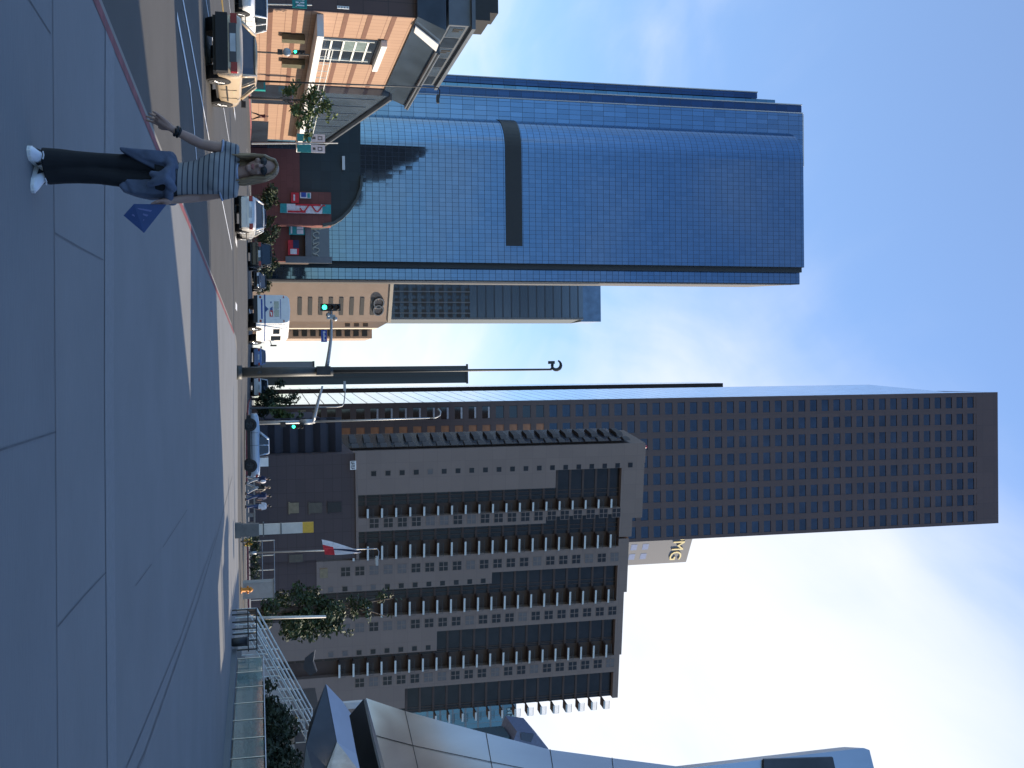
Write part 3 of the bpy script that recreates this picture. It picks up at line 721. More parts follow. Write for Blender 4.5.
# ---- tan hotel, cream neighbours, gridded tower, dark slab
def left_distance():
    Y = 350; a, b = at(281, 340, Y).x, at(321, 340, Y).x; zt = at(300, 389, Y).z
    t = thing('tan_hotel', 'low tan stone building with slot windows and a twin ring emblem', 'hotel', ((a+b)/2, Y, -4))
    B = MB(); B.box(a-5, b+1.4, Y, Y+14, -5, zt); wb(B, 'wall', 'tan_stone', t)
    B = MB(); B.box(a-5, b+1.7, Y-.3, Y+14, zt, zt+1.1); wb(B, 'cornice', 'cream_stone', t)
    for k in range(8):
        v = 298+k*10.4; p, q = at(297, v, Y), at(317.5, v+4.2, Y); B = MB(); B.box(p.x, q.x, Y-.12, Y-.02, p.z, q.z); wb(B, 'window', 'slot_dark', t)
    B = MB()
    for du in (-4.2, 4.2):
        c = at(307+du, 379, Y-.3); B.tube([c+Vector((1.9*math.cos(x), 0, 1.6*math.sin(x))) for x in [2*PI*i/20 for i in range(21)]], .32, 6, cap=False)
    wb(B, 'emblem', 'zinc', t); t.rotation_euler = (0, 0, .62)
    c = thing('cream_building', 'narrow cream building between the tan hotel and the sky', 'building', (b+3, 365, -4))
    p, q = at(321.5, 340, 365).x, at(328, 340, 365).x; z2 = at(325, 378, 365).z
    B = MB(); B.box(p, q, 365, 395, -5, z2); B.prism([(p, 365, z2), (q, 365, z2), (p, 365, z2+4)], (0, 30, 0)); wb(B, 'wall', 'cream_stone', c)
    for k in range(3):
        w0, w1 = at(323, 345+k*9, 364.9), at(326.5, 350+k*9, 364.9); B = MB(); B.box(w0.x, w1.x, 364.85, 365.0, w0.z, w1.z); wb(B, 'window', 'slot_dark', c)
    d = thing('brown_low_block', 'narrow brown grey block with a column of windows right of the cream building', 'building', (at(333, 340, 375).x, 375, -4))
    p, q = at(327.5, 340, 375).x, at(338.5, 340, 375).x; z2 = at(333, 372, 375).z
    B = MB(); B.box(p, q, 375, 400, -5, z2); wb(B, 'wall', 'tan_stone', d)
    for k in range(9):
        w0, w1 = at(329.5, 293+k*8.6, 374.9), at(336, 298.5+k*8.6, 374.9); B = MB(); B.box(w0.x, w1.x, 374.8, 375.02, w0.z, w1.z); wb(B, 'window', 'bay_glass', d)
    # gridded grey tower with a blue crown
    Y = 450; a, b = at(276, 480, Y).x, at(318.5, 480, Y).x; zt = at(300, 583, Y).z; zc = at(300, 600, Y+4).z
    t = thing('gridded_tower', 'grey blue tower with gridded windows and blue crown behind the tan hotel', 'office tower', ((a+b)/2, Y, -4))
    B = MB(); wall_uv(B, [(a, Y), (b, Y)], -5, zt); wb(B, 'curtain_wall', 'grid_glass', t, norm=False)
    B = MB(); c2 = at(323.5, 480, Y+20).x; B.add([(b, Y, -5), (c2, Y+20, -5), (c2, Y+20, zt), (b, Y, zt), (a, Y+20, -5), (a, Y+20, zt)], [(0,1,2,3), (2,5,4,1)]); wb(B, 'dark_flank', 'slab_stone', t, norm=False)  # flank in a darker material than the glass front
    B = MB(); B.box(a, at(321.8, 590, Y+4).x, Y+3, Y+20, zt, zc); wb(B, 'crown', 'blue_glass', t)
    B = MB(); B.box(b-.4, b+.5, Y-.5, Y+.5, -5, zt); 
    for k in range(4): x = a+(b-a)*(k+.5)/4; B.box(x-.25, x+.25, Y-.4, Y, at(300, 391, Y).z, at(300, 470, Y).z)
    wb(B, 'pilaster', 'grey_stone', t)
    pw = (b-a)/4.6; P = MB(); P.quad((0,0,0), (pw*.8,0,0), (pw*.8,0,2.0), (0,0,2.0)); me = P.mesh('window', 'slot_dark')
    z0 = at(300, 395, Y).z
    for r in range(9):
        for k in range(4): share(me, 'window', t, (a+(b-a)*(k+.09)/4+.3-(a+b)/2, -.2, z0+r*3.8+4))
    Y = 262; a, b = at(366.5, 380, Y).x, at(384, 380, Y).x; zt = at(375, 468, Y).z
    t = thing('dark_slab_tower', 'narrow dark green slab tower standing behind the traffic signal pole', 'office tower', ((a+b)/2, Y, -4))
    B = MB(); B.box(a, b, Y, Y+25, -5, zt); wb(B, 'wall', 'slab_stone', t)
    B = MB(); B.box(a+1.3, a+1.6, Y-.2, Y, -3, zt-.5); B.box(a+2.3, a+2.5, Y-.2, Y, -3, zt-.5); B.box(a-.4, b+.2, Y-.25, Y, zt-.5, zt); wb(B, 'pilaster', 'edge_stone', t)
    k = thing('low_grey_block', 'low pale grey block at the foot of the dark slab tower', 'building', (a-2, 257, -4)); B = MB(); B.box(at(361.5, 300, 257).x, at(368, 300, 257).x, 257, 261, -5, at(364, 313, 257).z); wb(B, 'wall', 'grey_stone', k)
    B = MB(); B.box(at(361.2, 300, 257).x, at(368.2, 300, 257).x, 256.8, 261, at(364, 313, 257).z, at(364, 314.5, 257).z); wb(B, 'coping', 'edge_stone', k)
left_distance()
def teal():
    Y = 260; a, b = at(705, 480, Y).x, at(737, 480, Y).x; zt = at(720, 516.5, Y).z
    t = thing('teal_glass_tower', 'dark teal glass tower edge behind the right end of the apartment block', 'office tower', ((a+b)/2, Y, -4))
    B = MB(); wall_uv(B, [(a, Y), (b, Y)], -5, zt); wall_uv(B, [(b, Y), (b, Y+25)], -5, zt); wall_uv(B, [(a, Y+25), (a, Y)], -5, zt); wb(B, 'curtain_wall', 'teal_glass', t, norm=False)
    B = MB(); B.box(a, b, Y+.1, Y+25, zt-1, zt); wb(B, 'roof', 'slab_stone', t)
    B = MB()
    for k in range(7): 
        c = at(709+k*3.4, 511, Y-.2); B.box(c.x-.25, c.x+.25, Y-.3, Y-.1, c.z-1, c.z+.9); B.box(c.x-.25, c.x+.5, Y-.3, Y-.1, c.z-.2+.5*(k % 2), c.z+.15+.5*(k % 2))
    wb(B, 'lettering', 'blind_glass', t)
teal()

# ---- music school across the street: sunlit orange tile, glazed upper storeys
def school():
    X = -33; t = thing('tiled_school', 'orange tiled building across the street under a grey glazed overhanging upper storey', 'building', (X-12, 98, 0))
    y0, y1 = 97.8, 152; z0 = .5; z1 = 16.4; ym = atx(88, 386, X).y
    B = MB(); B.box(X-25, X-.02, y0+.02, ym, z0, z1-.02); B.box(X-25, X-.02, ym, y1, z0, 8.28); wb(B, 'shell', 'slot_dark', t)
    B = MB(); B.box(X-.02, X+.12, y0, ym, z0, z1); B.box(X-.02, X+.12, ym, y1, z0, at(128, 300, 0.001).z if False else 8.3); wb(B, 'tile_front', 'orange_tile', t)
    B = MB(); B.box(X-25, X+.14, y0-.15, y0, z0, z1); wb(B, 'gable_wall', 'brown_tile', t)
    B = MB()
    for v in (270, 294.5, 345, 368.5, 393):
        z = atx(20, v, X).z; B.box(X+.12, X+.16, y0, ym if z > 8.3 else y1, z-.22, z+.22)
    wb(B, 'tile_band', 'brown_band', t)
    # white canopy with a thin rail above
    c0, c1 = atz(21, 320, 7.6), atz(70, 315, 7.6); yb = 150
    B = MB(); B.box(X+.16, X+2.2, c0.y+1, yb, 7.4, 8.0); wb(B, 'canopy', 'white_ledge', t)
    B = MB(); 
    for y in frange(y0+4.5, yb, 2.6): B.tube([(X+2.1, y, 8), (X+2.1, y, 9.1)], .04, 5)
    for z in (8.5, 9.1): B.tube([(X+2.1, y0+4.5, z), (X+2.1, yb, z)], .045, 5)
    wb(B, 'canopy_rail', 'window_frame_light', t)
    # tall windows in deep dark recesses
    for ua, ub, va, vb in ((37, 62, 322, 382), (88, 104, 322, 374)):
        ya, yb2 = atx(ua, 350, X).y, atx(ub, 350, X).y; za, zb = 8.05, atx(ua, vb, X).z
        R = MB(); R.box(X+.13, X+.18, ya, yb2, za, zb); rec = wb(R, 'window', 'dark_glass', t)
        F = MB(); n = 5
        for k in range(1, n): z = za+(zb-za)*k/n; F.box(X+.18, X+.3, ya+.3, yb2-1.2, z-.09, z+.09)
        for y in (ya+.4, (ya+yb2)/2-.6, yb2-1.4): F.box(X+.18, X+.3, y-.07, y+.07, za, zb-.6)
        wb(F, 'frame', 'window_frame_light', t, sub=rec)
        G = MB(); G.box(X+.19, X+.24, ya+.6, (ya+yb2)/2-.7, za+(zb-za)*.42, za+(zb-za)*.78); wb(G, 'blind', 'blind_glass', t, sub=rec)
        H2 = MB(); H2.box(X+.18, X+.8, ya-.2, yb2+.3, zb, zb+.55); wb(H2, 'lintel', 'white_ledge', t, sub=rec)
    # sloping glass skirt, upper glazed storey, oversailing zinc roof
    za, zb = z1, atx(42, 432, X).z; yE = atx(94, 406.5, X).y
    B = MB(); B.prism([(X+.3, y0-1, za), (X-3, y0-1, za), (X-3, y0-1, zb), (X+1.4, y0-1, zb)], (0, yE-y0+1, 0)); wb(B, 'glass_skirt', 'blue_glass', t)
    B = MB(); B.box(X-25, X+1.7, y0+5, yE+.3, zb, zb+.4); B.tube([(X+1.75, y0+5, zb+.35), (X+1.75, yE+.3, zb+.35)], .12, 6); wb(B, 'cornice', 'zinc', t)
    yU = atx(80, 435, X).y; zr = atx(25, 468, X).z; yF = atx(26, 467, X+.6).y
    B = MB(); B.box(X-25, X+.6, yF, yU, zb+.4, zr); up = wb(B, 'upper_storey', 'zinc', t)
    for k in range(6):
        st_ = (yU-yF-.6)/6; a = yF+.3+k*st_; B = MB(); B.box(X+.6, X+.66, a+.15, a+st_-.2, zb+.6, zr-.45); w = wb(B, 'window', 'dark_glass' if k % 2 else 'blue_glass', t)
        if k in (0, 2):
            Q = MB(); Q.box(X+.66, X+.7, a+.5, a+.9, zb+1.0, zb+1.9); Q.box(X+.66, X+.7, a+1.1, a+1.4, zb+1.0, zb+1.6); wb(Q, 'mullion', 'black', t, sub=w)
    B = MB(); B.box(X-25, X-2, yF-.06, yF, zb+.9, zr-.5); wb(B, 'window', 'blue_glass', t)
    B = MB(); B.box(X-25, X+1.0, yF-.4, yU+.5, zr, zr+.35); wb(B, 'roof', 'zinc', t)
    B = MB(); B.box(X-24, X-.3, yF+.8, yF+5, zr+.35, zr+2.0); B.box(X-24, X-1.2, yF+1.2, yF+4.5, zr+2.0, zr+2.9); wb(B, 'roof_plant', 'black', t)
    B = MB(); B.prism([(X+.5, atx(20, 415, X).y, z1+.1), (X+1.5, atx(27, 424, X).y, zb-.1), (X+1.7, atx(32, 424, X).y, zb-.1), (X+.7, atx(24, 415, X).y, z1+.1)], (.12, 0, 0)); wb(B, 'skirt_fin', 'white_ledge', t)
    # lobby glass falling to the right
    B = MB(); B.prism([(X-1, ym+.1, 8.4), (X-1, y1, 8.4), (X-1, y1, 10.2), (X-1, ym+.1, z1+.6)], (1.9, 0, 0)); wb(B, 'lobby_glass', 'blue_glass', t)
    B = MB(); B.prism([(X-2, ym, z1+.65), (X-2, y1+1, 10.25), (X-2, y1+1, 10.5), (X-2, ym, z1+.9)], (3.4, 0, 0)); wb(B, 'lobby_roof', 'zinc', t)
    B = MB()
    for y in frange(ym+2, y1-2, 4): B = MB(); B.tube([(X+.95, y, 8.4), (X+.95, y, 8.4+6*(y1-y)/(y1-ym)+1.6)], .06, 5); wb(B, 'lobby_mullion', 'zinc', t)
    # wall lanterns, ground-floor openings
    for u in (38, 63):
        p, q = atx(u-2.5, 282, X+.4), atx(u+2.5, 304.5, X+.4); B = MB(); B.box(X+.2, X+.75, p.y, q.y, p.z, q.z); B.box(X+.16, X+.2, (p.y+q.y)/2-.1, (p.y+q.y)/2+.1, p.z, q.z); wb(B, 'wall_lantern', 'leafless_bronze', t)
    for ua, ub in ((83, 102), (120, 150)):
        p, q = atx(ua, 258, X).y, atx(ub, 258, X).y; B = MB(); B.box(X+.13, X+.17, p, q, .6, 3.6 if ua > 100 else 6.3); wb(B, 'entrance', 'dark_glass', t)
    B = MB(); B.box(X+.2, X+.3, atx(1, 298, X).y, atx(2, 298, X).y, 0, 1); 
mat('leafless_bronze', (.10,.095,.06), .5, .3)
school()

# ---- red sandstone museum with a dark green vault
def museum():
    Y = 158; t = thing('vaulted_museum', 'red sandstone museum with a dark green barrel vaulted block', 'museum', (at(170, 300, Y).x, Y, 0))
    P = lambda u, v, y=Y: at(u, v, y)
    prof = [(112, 296), (224, 300), (224, 322), (222, 333), (217, 341), (209, 349), (199, 355.5), (188, 359.5), (176, 360.5), (112, 360.5)]
    pts = [P(u, v) for u, v in prof]; B = MB(); B.prism(pts, (0, 6, 0)); wb(B, 'vault', 'green_copper', t)
    B = MB(); edge = [P(u, v) for u, v in prof[2:9]]; out = [P(u+(3 if v < 352 else 1), v+(1 if v < 352 else 2.4)) for u, v in prof[2:9]]
    B.prism(edge+out[::-1], (0, 1.2, 0)); B.v = [(x, y-.6, z) for x, y, z in B.v]; wb(B, 'vault_rim', 'slab_stone', t)
    B = MB(); B.box(P(150, 300).x, P(225.5, 300).x, Y-.4, Y+6, -1, P(200, 300).z); B.box(P(192, 300).x, P(225.5, 300).x, Y-.45, Y+2, P(200, 300).z, P(200, 331).z); wb(B, 'sandstone_wall', 'red_stone', t)
    B = MB(); c = P(163, 343.5, Y-.3); B.cbox(c, (2.0, .3, .4), 0); wb(B, 'roof_light', 'white_ledge', t)
    # colonnade wing further down the street
    k = thing('dark_colonnade', 'dark brown colonnade wing hung with banners beside the red museum', 'building', (at(240, 280, 161).x, 161, 0)); Y2 = 161
    B = MB(); a, b = P(224, 280, Y2).x, P(262, 280, Y2).x; z = P(240, 309, Y2).z; B.box(a, b, Y2, Y2+3, -3, z); wb(B, 'wall', 'condo_brown', k)
    B = MB()
    for i in range(8): x = a+(b-a)*(i+.5)/8; B.box(x-.35, x+.35, Y2-.9, Y2-.1, -3, P(240, 290, Y2).z)
    wb(B, 'column', 'red_stone', k)
    B = MB(); B.box(P(222, 280, Y2).x, b, Y2-1, Y2-.1, P(240, 305, Y2).z, z+.3); wb(B, 'fascia', 'zinc', k)
    B = MB(); B.box(P(257, 280, Y2).x, P(263.5, 280, Y2).x, Y2-1.4, Y2-1.02, P(240, 285, Y2).z, P(240, 331, Y2).z); wb(B, 'pylon', 'zinc', k)
    # hung things
    def flat(name, label, cat, u0, u1, v0, v1, Yb, mts, bits=(), group=None):
        p, q = at(u0, v0, Yb), at(u1, v1, Yb); s = thing(name, label, cat, ((p.x+q.x)/2, Yb, p.z), group=group)
        B = MB(); B.box(p.x, q.x, Yb-.06, Yb, p.z, q.z); wb(B, 'panel', mts, s)
        for i, (a0, a1, b0, b1, mt) in enumerate(bits):
            B = MB(); B.box(p.x+(q.x-p.x)*a0, p.x+(q.x-p.x)*a1, Yb-.1-.02*i, Yb-.062, p.z+(q.z-p.z)*b0, p.z+(q.z-p.z)*b1); wb(B, 'printed_patch', mt, s)
        return s
    s = flat('museum_banner', 'long white banner with red script and green ends on the red museum wall', 'banner', 203.5, 214, 280, 331, Y-.7, 'white_cloth', [(0, 1, 0, .13, 'teal_cloth'), (0, 1, .83, 1, 'teal_cloth'), (0, .18, .3, .8, 'red_cloth'), (.75, .95, .15, .5, 'red_cloth')])
    c = at(208, 300, Y-.85); B = MB(); B.tube([c+Vector((math.sin(i*.9)*.5, 0, i*.28)) for i in range(14)], .1, 5); wb(B, 'script', 'red_cloth', s)
    flat('small_banner', 'small blue and white banner above the long white museum banner', 'banner', 192.5, 198.5, 300, 311, Y-.7, 'white_cloth', [(0, .8, .1, .55, 'sign_blue'), (.1, .9, .66, .9, 'teal_cloth')])
    flat('red_banner', 'square red banner at the edge of the green vault', 'banner', 192.5, 203, 291, 299, Y-.7, 'red_cloth', [(.2, .8, .3, .5, 'white_cloth')])
    flat('blue_wing_banner', 'blue and lilac banner hanging on the dark colonnade', 'banner', 223.5, 235, 289, 304.5, Y2-1.6, 'teal_cloth', [(.08, .5, .5, .92, 'white_cloth'), (.56, .92, .5, .92, 'white_cloth'), (.1, .9, .1, .2, 'white_cloth')])
    flat('red_wing_banner', 'red and blue banner at the end of the dark colonnade', 'banner', 240, 255, 288, 299, Y2-1.6, 'red_cloth', [(.0, .55, .45, 1, 'navy_cloth'), (.6, .95, .2, .8, 'white_cloth')])
museum()

# ---- concert hall: curved steel sails on the right
def hall():
    t = thing('steel_concert_hall', 'concert hall of curved brushed steel sails rising at the right edge', 'concert hall', (16, 20, 0))
    P = at
    # near sail, leaning, seen from its shaded side
    edge = [(698, 366), (704.5, 385), (711, 405), (722, 445), (733, 486), (749.6, 550), (758, 612), (768, 690), (786, 770)]
    depth = [42.3, 41.9, 41.1, 40.3, 39.3, 38.4, 38, 38, 38]
    low = [(698, 366), (735, 374), (768, 382), (810, 391), (850, 399)]
    B = MB(); rows = []
    for i, (u, v) in enumerate(edge):
        f = i/(len(edge)-1); row = []
        for k in range(9):
            s = k/8; uu = u+(850-u)*s; vv = (v+(399-366)*s*(1-f)*1.25)
            row.append(P(uu, vv, depth[i]-8.2*s-1.2*math.sin(s*PI)*f))
        rows.append(row)
    B.grid(rows, 0, (.55, .5, 0)); sail = wb(B, 'steel_sail', 'hall_steel', t, smooth=False)
    for p in sail.data.polygons: p.use_smooth = True
    Bs = MB()
    for i in (2, 4, 5, 6):
        Bs.tube([p+Vector((-.02, -.01, 0)) for p in rows[i]], .013, 5)
    for k in (2, 5): Bs.tube([r[k]+Vector((-.02, -.01, 0)) for r in rows], .012, 5)
    wb(Bs, 'seam', 'dark_metal', t, sub=sail)
    # underside lip of the near sail
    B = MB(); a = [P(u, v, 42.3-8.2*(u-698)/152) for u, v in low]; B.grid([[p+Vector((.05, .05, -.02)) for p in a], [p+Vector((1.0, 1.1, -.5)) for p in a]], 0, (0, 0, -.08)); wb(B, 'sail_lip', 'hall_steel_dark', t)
    # tall sail behind
    o = [(773, 655), (768, 690), (758, 776), (748.5, 858), (748, 864), (750, 869.5), (768, 874), (830, 884), (900, 880), (905, 668)]
    B = MB(); pts = [P(u, v, 42-(u-748)*.02) for u, v in o]; B.prism(pts, (.5, 1.6, 0)); wb(B, 'steel_sail', 'hall_steel', t)
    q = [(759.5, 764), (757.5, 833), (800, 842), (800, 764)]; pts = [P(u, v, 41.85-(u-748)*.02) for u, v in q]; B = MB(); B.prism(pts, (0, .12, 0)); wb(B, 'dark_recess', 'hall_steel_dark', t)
    for u in (855, 895): p = P(u, 680, 43.0); B = MB(); B.tube([(p.x, 43.0, -.5), (p.x, 42.8, p.z)], .14, 8); wb(B, 'sail_strut', 'steel', t)
    # lower folded plates
    B = MB(); q = [(684, 326, 46), (702, 343, 46.5), (739, 369, 47), (775, 388, 46), (800, 392, 44), (800, 372, 43), (768, 357, 43.4), (742, 337, 44.5)]
    B.prism([P(*x) for x in q], (.3, .8, 0)); wb(B, 'steel_plate', 'hall_steel', t)
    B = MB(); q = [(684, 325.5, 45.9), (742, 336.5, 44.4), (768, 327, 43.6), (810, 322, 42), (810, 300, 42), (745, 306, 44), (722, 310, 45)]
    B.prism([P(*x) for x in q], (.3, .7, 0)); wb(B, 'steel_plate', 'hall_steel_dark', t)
    B = MB(); q = [(742, 337, 44.3), (768, 357, 43.2), (810, 380, 42), (810, 322, 41.8), (768, 327, 43.4)]
    B.prism([P(*x) for x in q], (.3, .6, 0)); wb(B, 'steel_plate', 'plate', t)
    B = MB(); q = [(651, 314.5, 52), (662, 313, 52), (672, 316.5, 52), (676, 310, 52), (668, 303, 52), (658, 305, 52)]; B.prism([P(*x) for x in q], (.2, 1, .1)); wb(B, 'steel_fin', 'hall_steel_dark', t)
    c = P(705.5, 341, 48); d = P(705.5, 366.5, 48); B = MB(); B.box(c.x-.12, c.x+.16, 47.9, 48.2, c.z, d.z); wb(B, 'column', 'white_ledge', t)
    # unseen hall wings by the photographer, notched to shape the shadow and sun wedge
    prof = [(-40, 14), (-22, 17), (-4, 20), (12, 16), (23.8, 11.65), (28.8, 8.62)]
    def wing(prof, X, lean, name='steel_sail'):
        B = MB(); rows = []
        for (y0, z0), (y1, z1) in zip(prof, prof[1:]):
            for k in range(4):
                f = k/4; rows.append((y0+(y1-y0)*f, z0+(z1-z0)*f))
        rows.append(prof[-1])
        g2 = [[(X+lean*(j/5)**2+.5*math.sin(y*.25)*(1-j/5), y, -.5+(z+.5)*j/5) for j in range(6)] for y, z in rows]
        B.grid(g2, 0, (1.0, 0, 0)); ob = wb(B, name, 'hall_steel', t)
        for p in ob.data.polygons: p.use_smooth = True
    wing(prof, 15.9, .1)
    wing([(29.2, 9.2), (33.1, 13.5), (34.4, 20), (36, 22), (38.4, 22)], 17.0, .1)
    B = MB(); B.box(19, 40, -40, 39, -.5, 6); wb(B, 'hall_core', 'plaster', t)
    B = MB(); B.box(17.5, 24, 33.5, 60, -.5, 4.5); wb(B, 'hall_shade_wall', 'hall_steel_dark', t)  # wall added to keep sun off the pavement and planter by the stairs
hall()
# blue-roofed block between the apartment block and the sail
def roof_block():
    t = thing('blue_roofed_block', 'low building with a tilted blue metal roof between apartment block and steel sail', 'building', (at(740, 520, 120).x, 120, 0))
    B = MB(); B.prism([at(731.5, 517, 120), at(734, 536, 120), at(748, 548, 120), at(775, 560, 120), at(775, 500, 120)], (0, 6, 0)); wb(B, 'roof', 'roof_blue', t)
    p = at(731, 512, 120); B = MB(); B.box(p.x+1, p.x+8, 121, 125, -1, p.z); wb(B, 'wall', 'teal_tower', t)
    B = MB(); B.prism([at(732, 521, 119.9), at(734.5, 534, 119.9), at(742, 531, 119.9), at(740, 521, 119.9)], (0, -.05, 0)); wb(B, 'roof_light', 'navy_car', t)
roof_block()
# stepped stone tower far behind the photographer: it is what the blue tower's glass mirrors
def mirrored():
    t = thing('stepped_stone_tower', 'stepped dark stone tower behind the photographer, mirrored in the blue glass', 'skyscraper', (-150, -330, 0))
    B = MB(); B.box(-232, -140, -330, -290, -3, 72); B.box(-223, -147, -335, -300, 72, 92); B.box(-215, -170, -340, -300, 92, 118); B.box(-210, -177, -337, -303, 118, 128)
    B.box(-206, -182, -334, -306, 128, 136); B.prism([(-204, -332, 136), (-184, -332, 136), (-184, -308, 136), (-204, -308, 136)], (0, 0, 4)); wb(B, 'wall', 'mirrored_stone', t)
    B = MB(); B.add([(-202, -330, 140), (-186, -330, 140), (-186, -310, 140), (-202, -310, 140), (-194, -320, 152)], [(0,1,4), (1,2,4), (2,3,4), (3,0,4)]); wb(B, 'pyramid_roof', 'mirrored_stone', t)
mirrored()
mat('plate_dark', (.07,.07,.08), .3)
# ------------------------------------------------------------------ vehicles (front towards +Y, wheels on z = 0)
def mirror_ring(half): return half+[Vector((-p.x, p.y, p.z)) for p in half[-2:0:-1]]
def wheel(parent, x, y, r, w, sgn):
    B = MB(); prof = [(r*.62, -w/2), (r*.9, -w/2), (r, -w*.32), (r, w*.32), (r*.9, w/2), (r*.62, w/2)]; n = 24
    rings = [[Vector((h, q*math.cos(2*PI*i/n), q*math.sin(2*PI*i/n))) for q, h in prof] for i in range(n)]
    vs = [p for rg in rings for p in rg]; k = len(prof)
    B.add(vs, [(i*k+j, i*k+(j+1)%k, ((i+1)%n)*k+(j+1)%k, ((i+1)%n)*k+j) for i in range(n) for j in range(k)])
    o = B.build('wheel', 'tyre', parent, True, (x, y, r), norm=True)
    R = MB(); s = sgn
    R.add([(s*w*.30, r*.63*math.cos(2*PI*i/n), r*.63*math.sin(2*PI*i/n)) for i in range(n)], [tuple(range(n))])
    for i in range(5):
        a = 2*PI*i/5; R.tube([(s*w*.42, 0, 0), (s*w*.40, r*.6*math.cos(a), r*.6*math.sin(a))], r*.1, 6)
    R.tube([(s*w*.30, 0, 0), (s*w*.5, 0, 0)], r*.17, 8)
    R.build('rim', 'rim', o)
def car(name, kind, paint, label, cat, loc, rz=0, group=None, s=1.0):
    t = thing(name, label, cat, loc, rz, group)
    if kind == 'sedan':
        st = [(-2.30,.44,.74,.70),(-2.26,.30,.92,.80),(-2.1,.26,1.0,.86),(-1.6,.24,1.01,.89),(-.8,.22,.985,.90),(.3,.22,.96,.90),(1.0,.22,.935,.90),(1.7,.24,.85,.87),(2.1,.27,.74,.80),(2.27,.38,.64,.68)]
        gh = (-1.72, 1.0, -1.08, .18, 1.42, .79, .60); wb_ = (-1.38, 1.36, .315, .2)
    elif kind == 'suv':
        st = [(-2.25,.5,.9,.78),(-2.2,.34,1.05,.88),(-1.9,.3,1.1,.92),(-.8,.28,1.1,.93),(.4,.28,1.07,.93),(1.1,.28,1.04,.92),(1.7,.3,1.0,.9),(2.1,.34,.9,.84),(2.25,.46,.8,.72)]
        gh = (-2.12, 1.05, -1.9, .35, 1.75, .84, .70); wb_ = (-1.35, 1.4, .37, .24)
    else:  # pickup
        st = [(-2.35,.5,.9,.82),(-2.3,.42,1.05,.88),(-1.8,.4,1.08,.9),(-.6,.38,1.08,.9),(.3,.38,1.08,.9),(1.0,.38,1.1,.9),(1.7,.4,1.06,.88),(2.2,.44,.98,.84),(2.35,.5,.9,.78)]
        gh = (-.75, .95, -.62, .42, 1.78, .80, .66); wb_ = (-1.5, 1.55, .42, .26)
    rings = []
    for y, zb, zs, w in st:
        zm = zb+(zs-zb)*.55
        half = [Vector((0, y, zb)), Vector((w*.82, y, zb)), Vector((w*.97, y, zb+.1)), Vector((w, y, zm)), Vector((w*.985, y, zs-.09)), Vector((w*.9, y, zs)), Vector((w*.5, y, zs+.025)), Vector((0, y, zs+.03))]
        rings.append(mirror_ring(half))
    B = MB(); B.loft(rings); body = B.build('body', paint, t, True, norm=True)
    y0, y1, r0, r1, zr, wbel, wr = gh
    def belt(y): 
        for (a, _, za, _), (b, _, zb2, _) in zip(st, st[1:]):
            if a <= y <= b: return za+(zb2-za)*(y-a)/(b-a)
        return st[0][2]
    b0, b1 = belt(y0)+.0, belt(y1)+.0
    c = [Vector((sx*wbel, y, z)) for sx in (-1, 1) for y, z in ((y0, b0), (y1, b1))]; rf = [Vector((sx*wr, y, zr-.03)) for sx in (-1, 1) for y in (r0, r1)]
    G = MB(); G.quad(c[0], c[2], rf[2], rf[0]); G.build('rear_window', 'car_glass', t)
    G = MB(); G.quad(c[3], c[1], rf[1], rf[3]); G.build('windscreen', 'car_glass', t)
    for a, b, d, e in ((c[1], c[0], rf[0], rf[1]), (c[2], c[3], rf[3], rf[2])):
        G = MB(); G.quad(a, b, d, e); G.build('side_window', 'car_glass', t)
    R = MB(); R.loft([mirror_ring([Vector((0, y, zr-.05)), Vector((w_, y, zr-.05)), Vector((w_*.96, y, zr-.01)), Vector((w_*.6, y, zr+.03)), Vector((0, y, zr+.04))]) for y, w_ in ((r0-.04, wr*.96), (r0+.12, wr*1.03), ((r0+r1)/2, wr*1.05), (r1-.1, wr*1.03), (r1+.05, wr*.96))])
    for p, q in ((c[0], rf[0]), (c[2], rf[2]), (c[1], rf[1]), (c[3], rf[3])): R.tube([p, q], .055, 6)
    for sx in (-1, 1):
        ym = (y0+y1)/2-.1; R.tube([(sx*wbel, ym, belt(ym)), (sx*(wr+.01), ym, zr-.03)], .04, 6)
    R.build('roof', paint, t, True)
    yr, yf, r, w = wb_
    for sx in (-1, 1):
        for y in (yr, yf):
            A = MB(); A.tube([(sx*.5, y, r), (sx*(st[4][3]+.004), y, r)], r*1.17, 20); A.build('wheel_arch', 'black', t)
            wheel(t, sx*(st[4][3]-w/2+.03), y, r, w, sx)
        zt_ = st[2][2]
        T = MB(); T.box(sx*.56 if sx > 0 else -.9*st[2][3]-.07, .9*st[2][3]+.07 if sx > 0 else -.56, st[0][0]-.015, st[0][0]+.2, zt_-.30, zt_-.12); T.build('tail_light', 'tail_red', t)
        Hh = MB(); Hh.box(.42 if sx > 0 else -.74, .74 if sx > 0 else -.42, st[-1][0]-.18, st[-1][0]+.01, st[-1][2]-.13, st[-1][2]+.04); Hh.build('headlight', 'lamp_white', t)
        Q = MB(); Q.cbox((sx*(st[4][3]+.12), y1-.25, b1+.08), (.2, .09, .14)); Q.tube([(sx*.86, y1-.25, b1+.02), (sx*(st[4][3]+.1), y1-.25, b1+.05)], .025, 5); Q.build('door_mirror', 'black', t)
        D = MB()
        for y in ((y0+y1)/2-.1, (y0+y1)/2+.85): D.box(sx*(st[4][3]+.004)-.006, sx*(st[4][3]+.004)+.006, y-.012, y+.012, .35, b1-.1)
        D.box(sx*(st[4][3]+.002)-.012, sx*(st[4][3]+.002)+.012, yr+.5, yf-.5, .52, .56); D.build('door_seam', 'black', t)
    P = MB(); P.box(-.26, .26, st[0][0]-.03, st[0][0]+.05, st[2][2]-.32, st[2][2]-.16); P.build('licence_plate', 'plate', t)
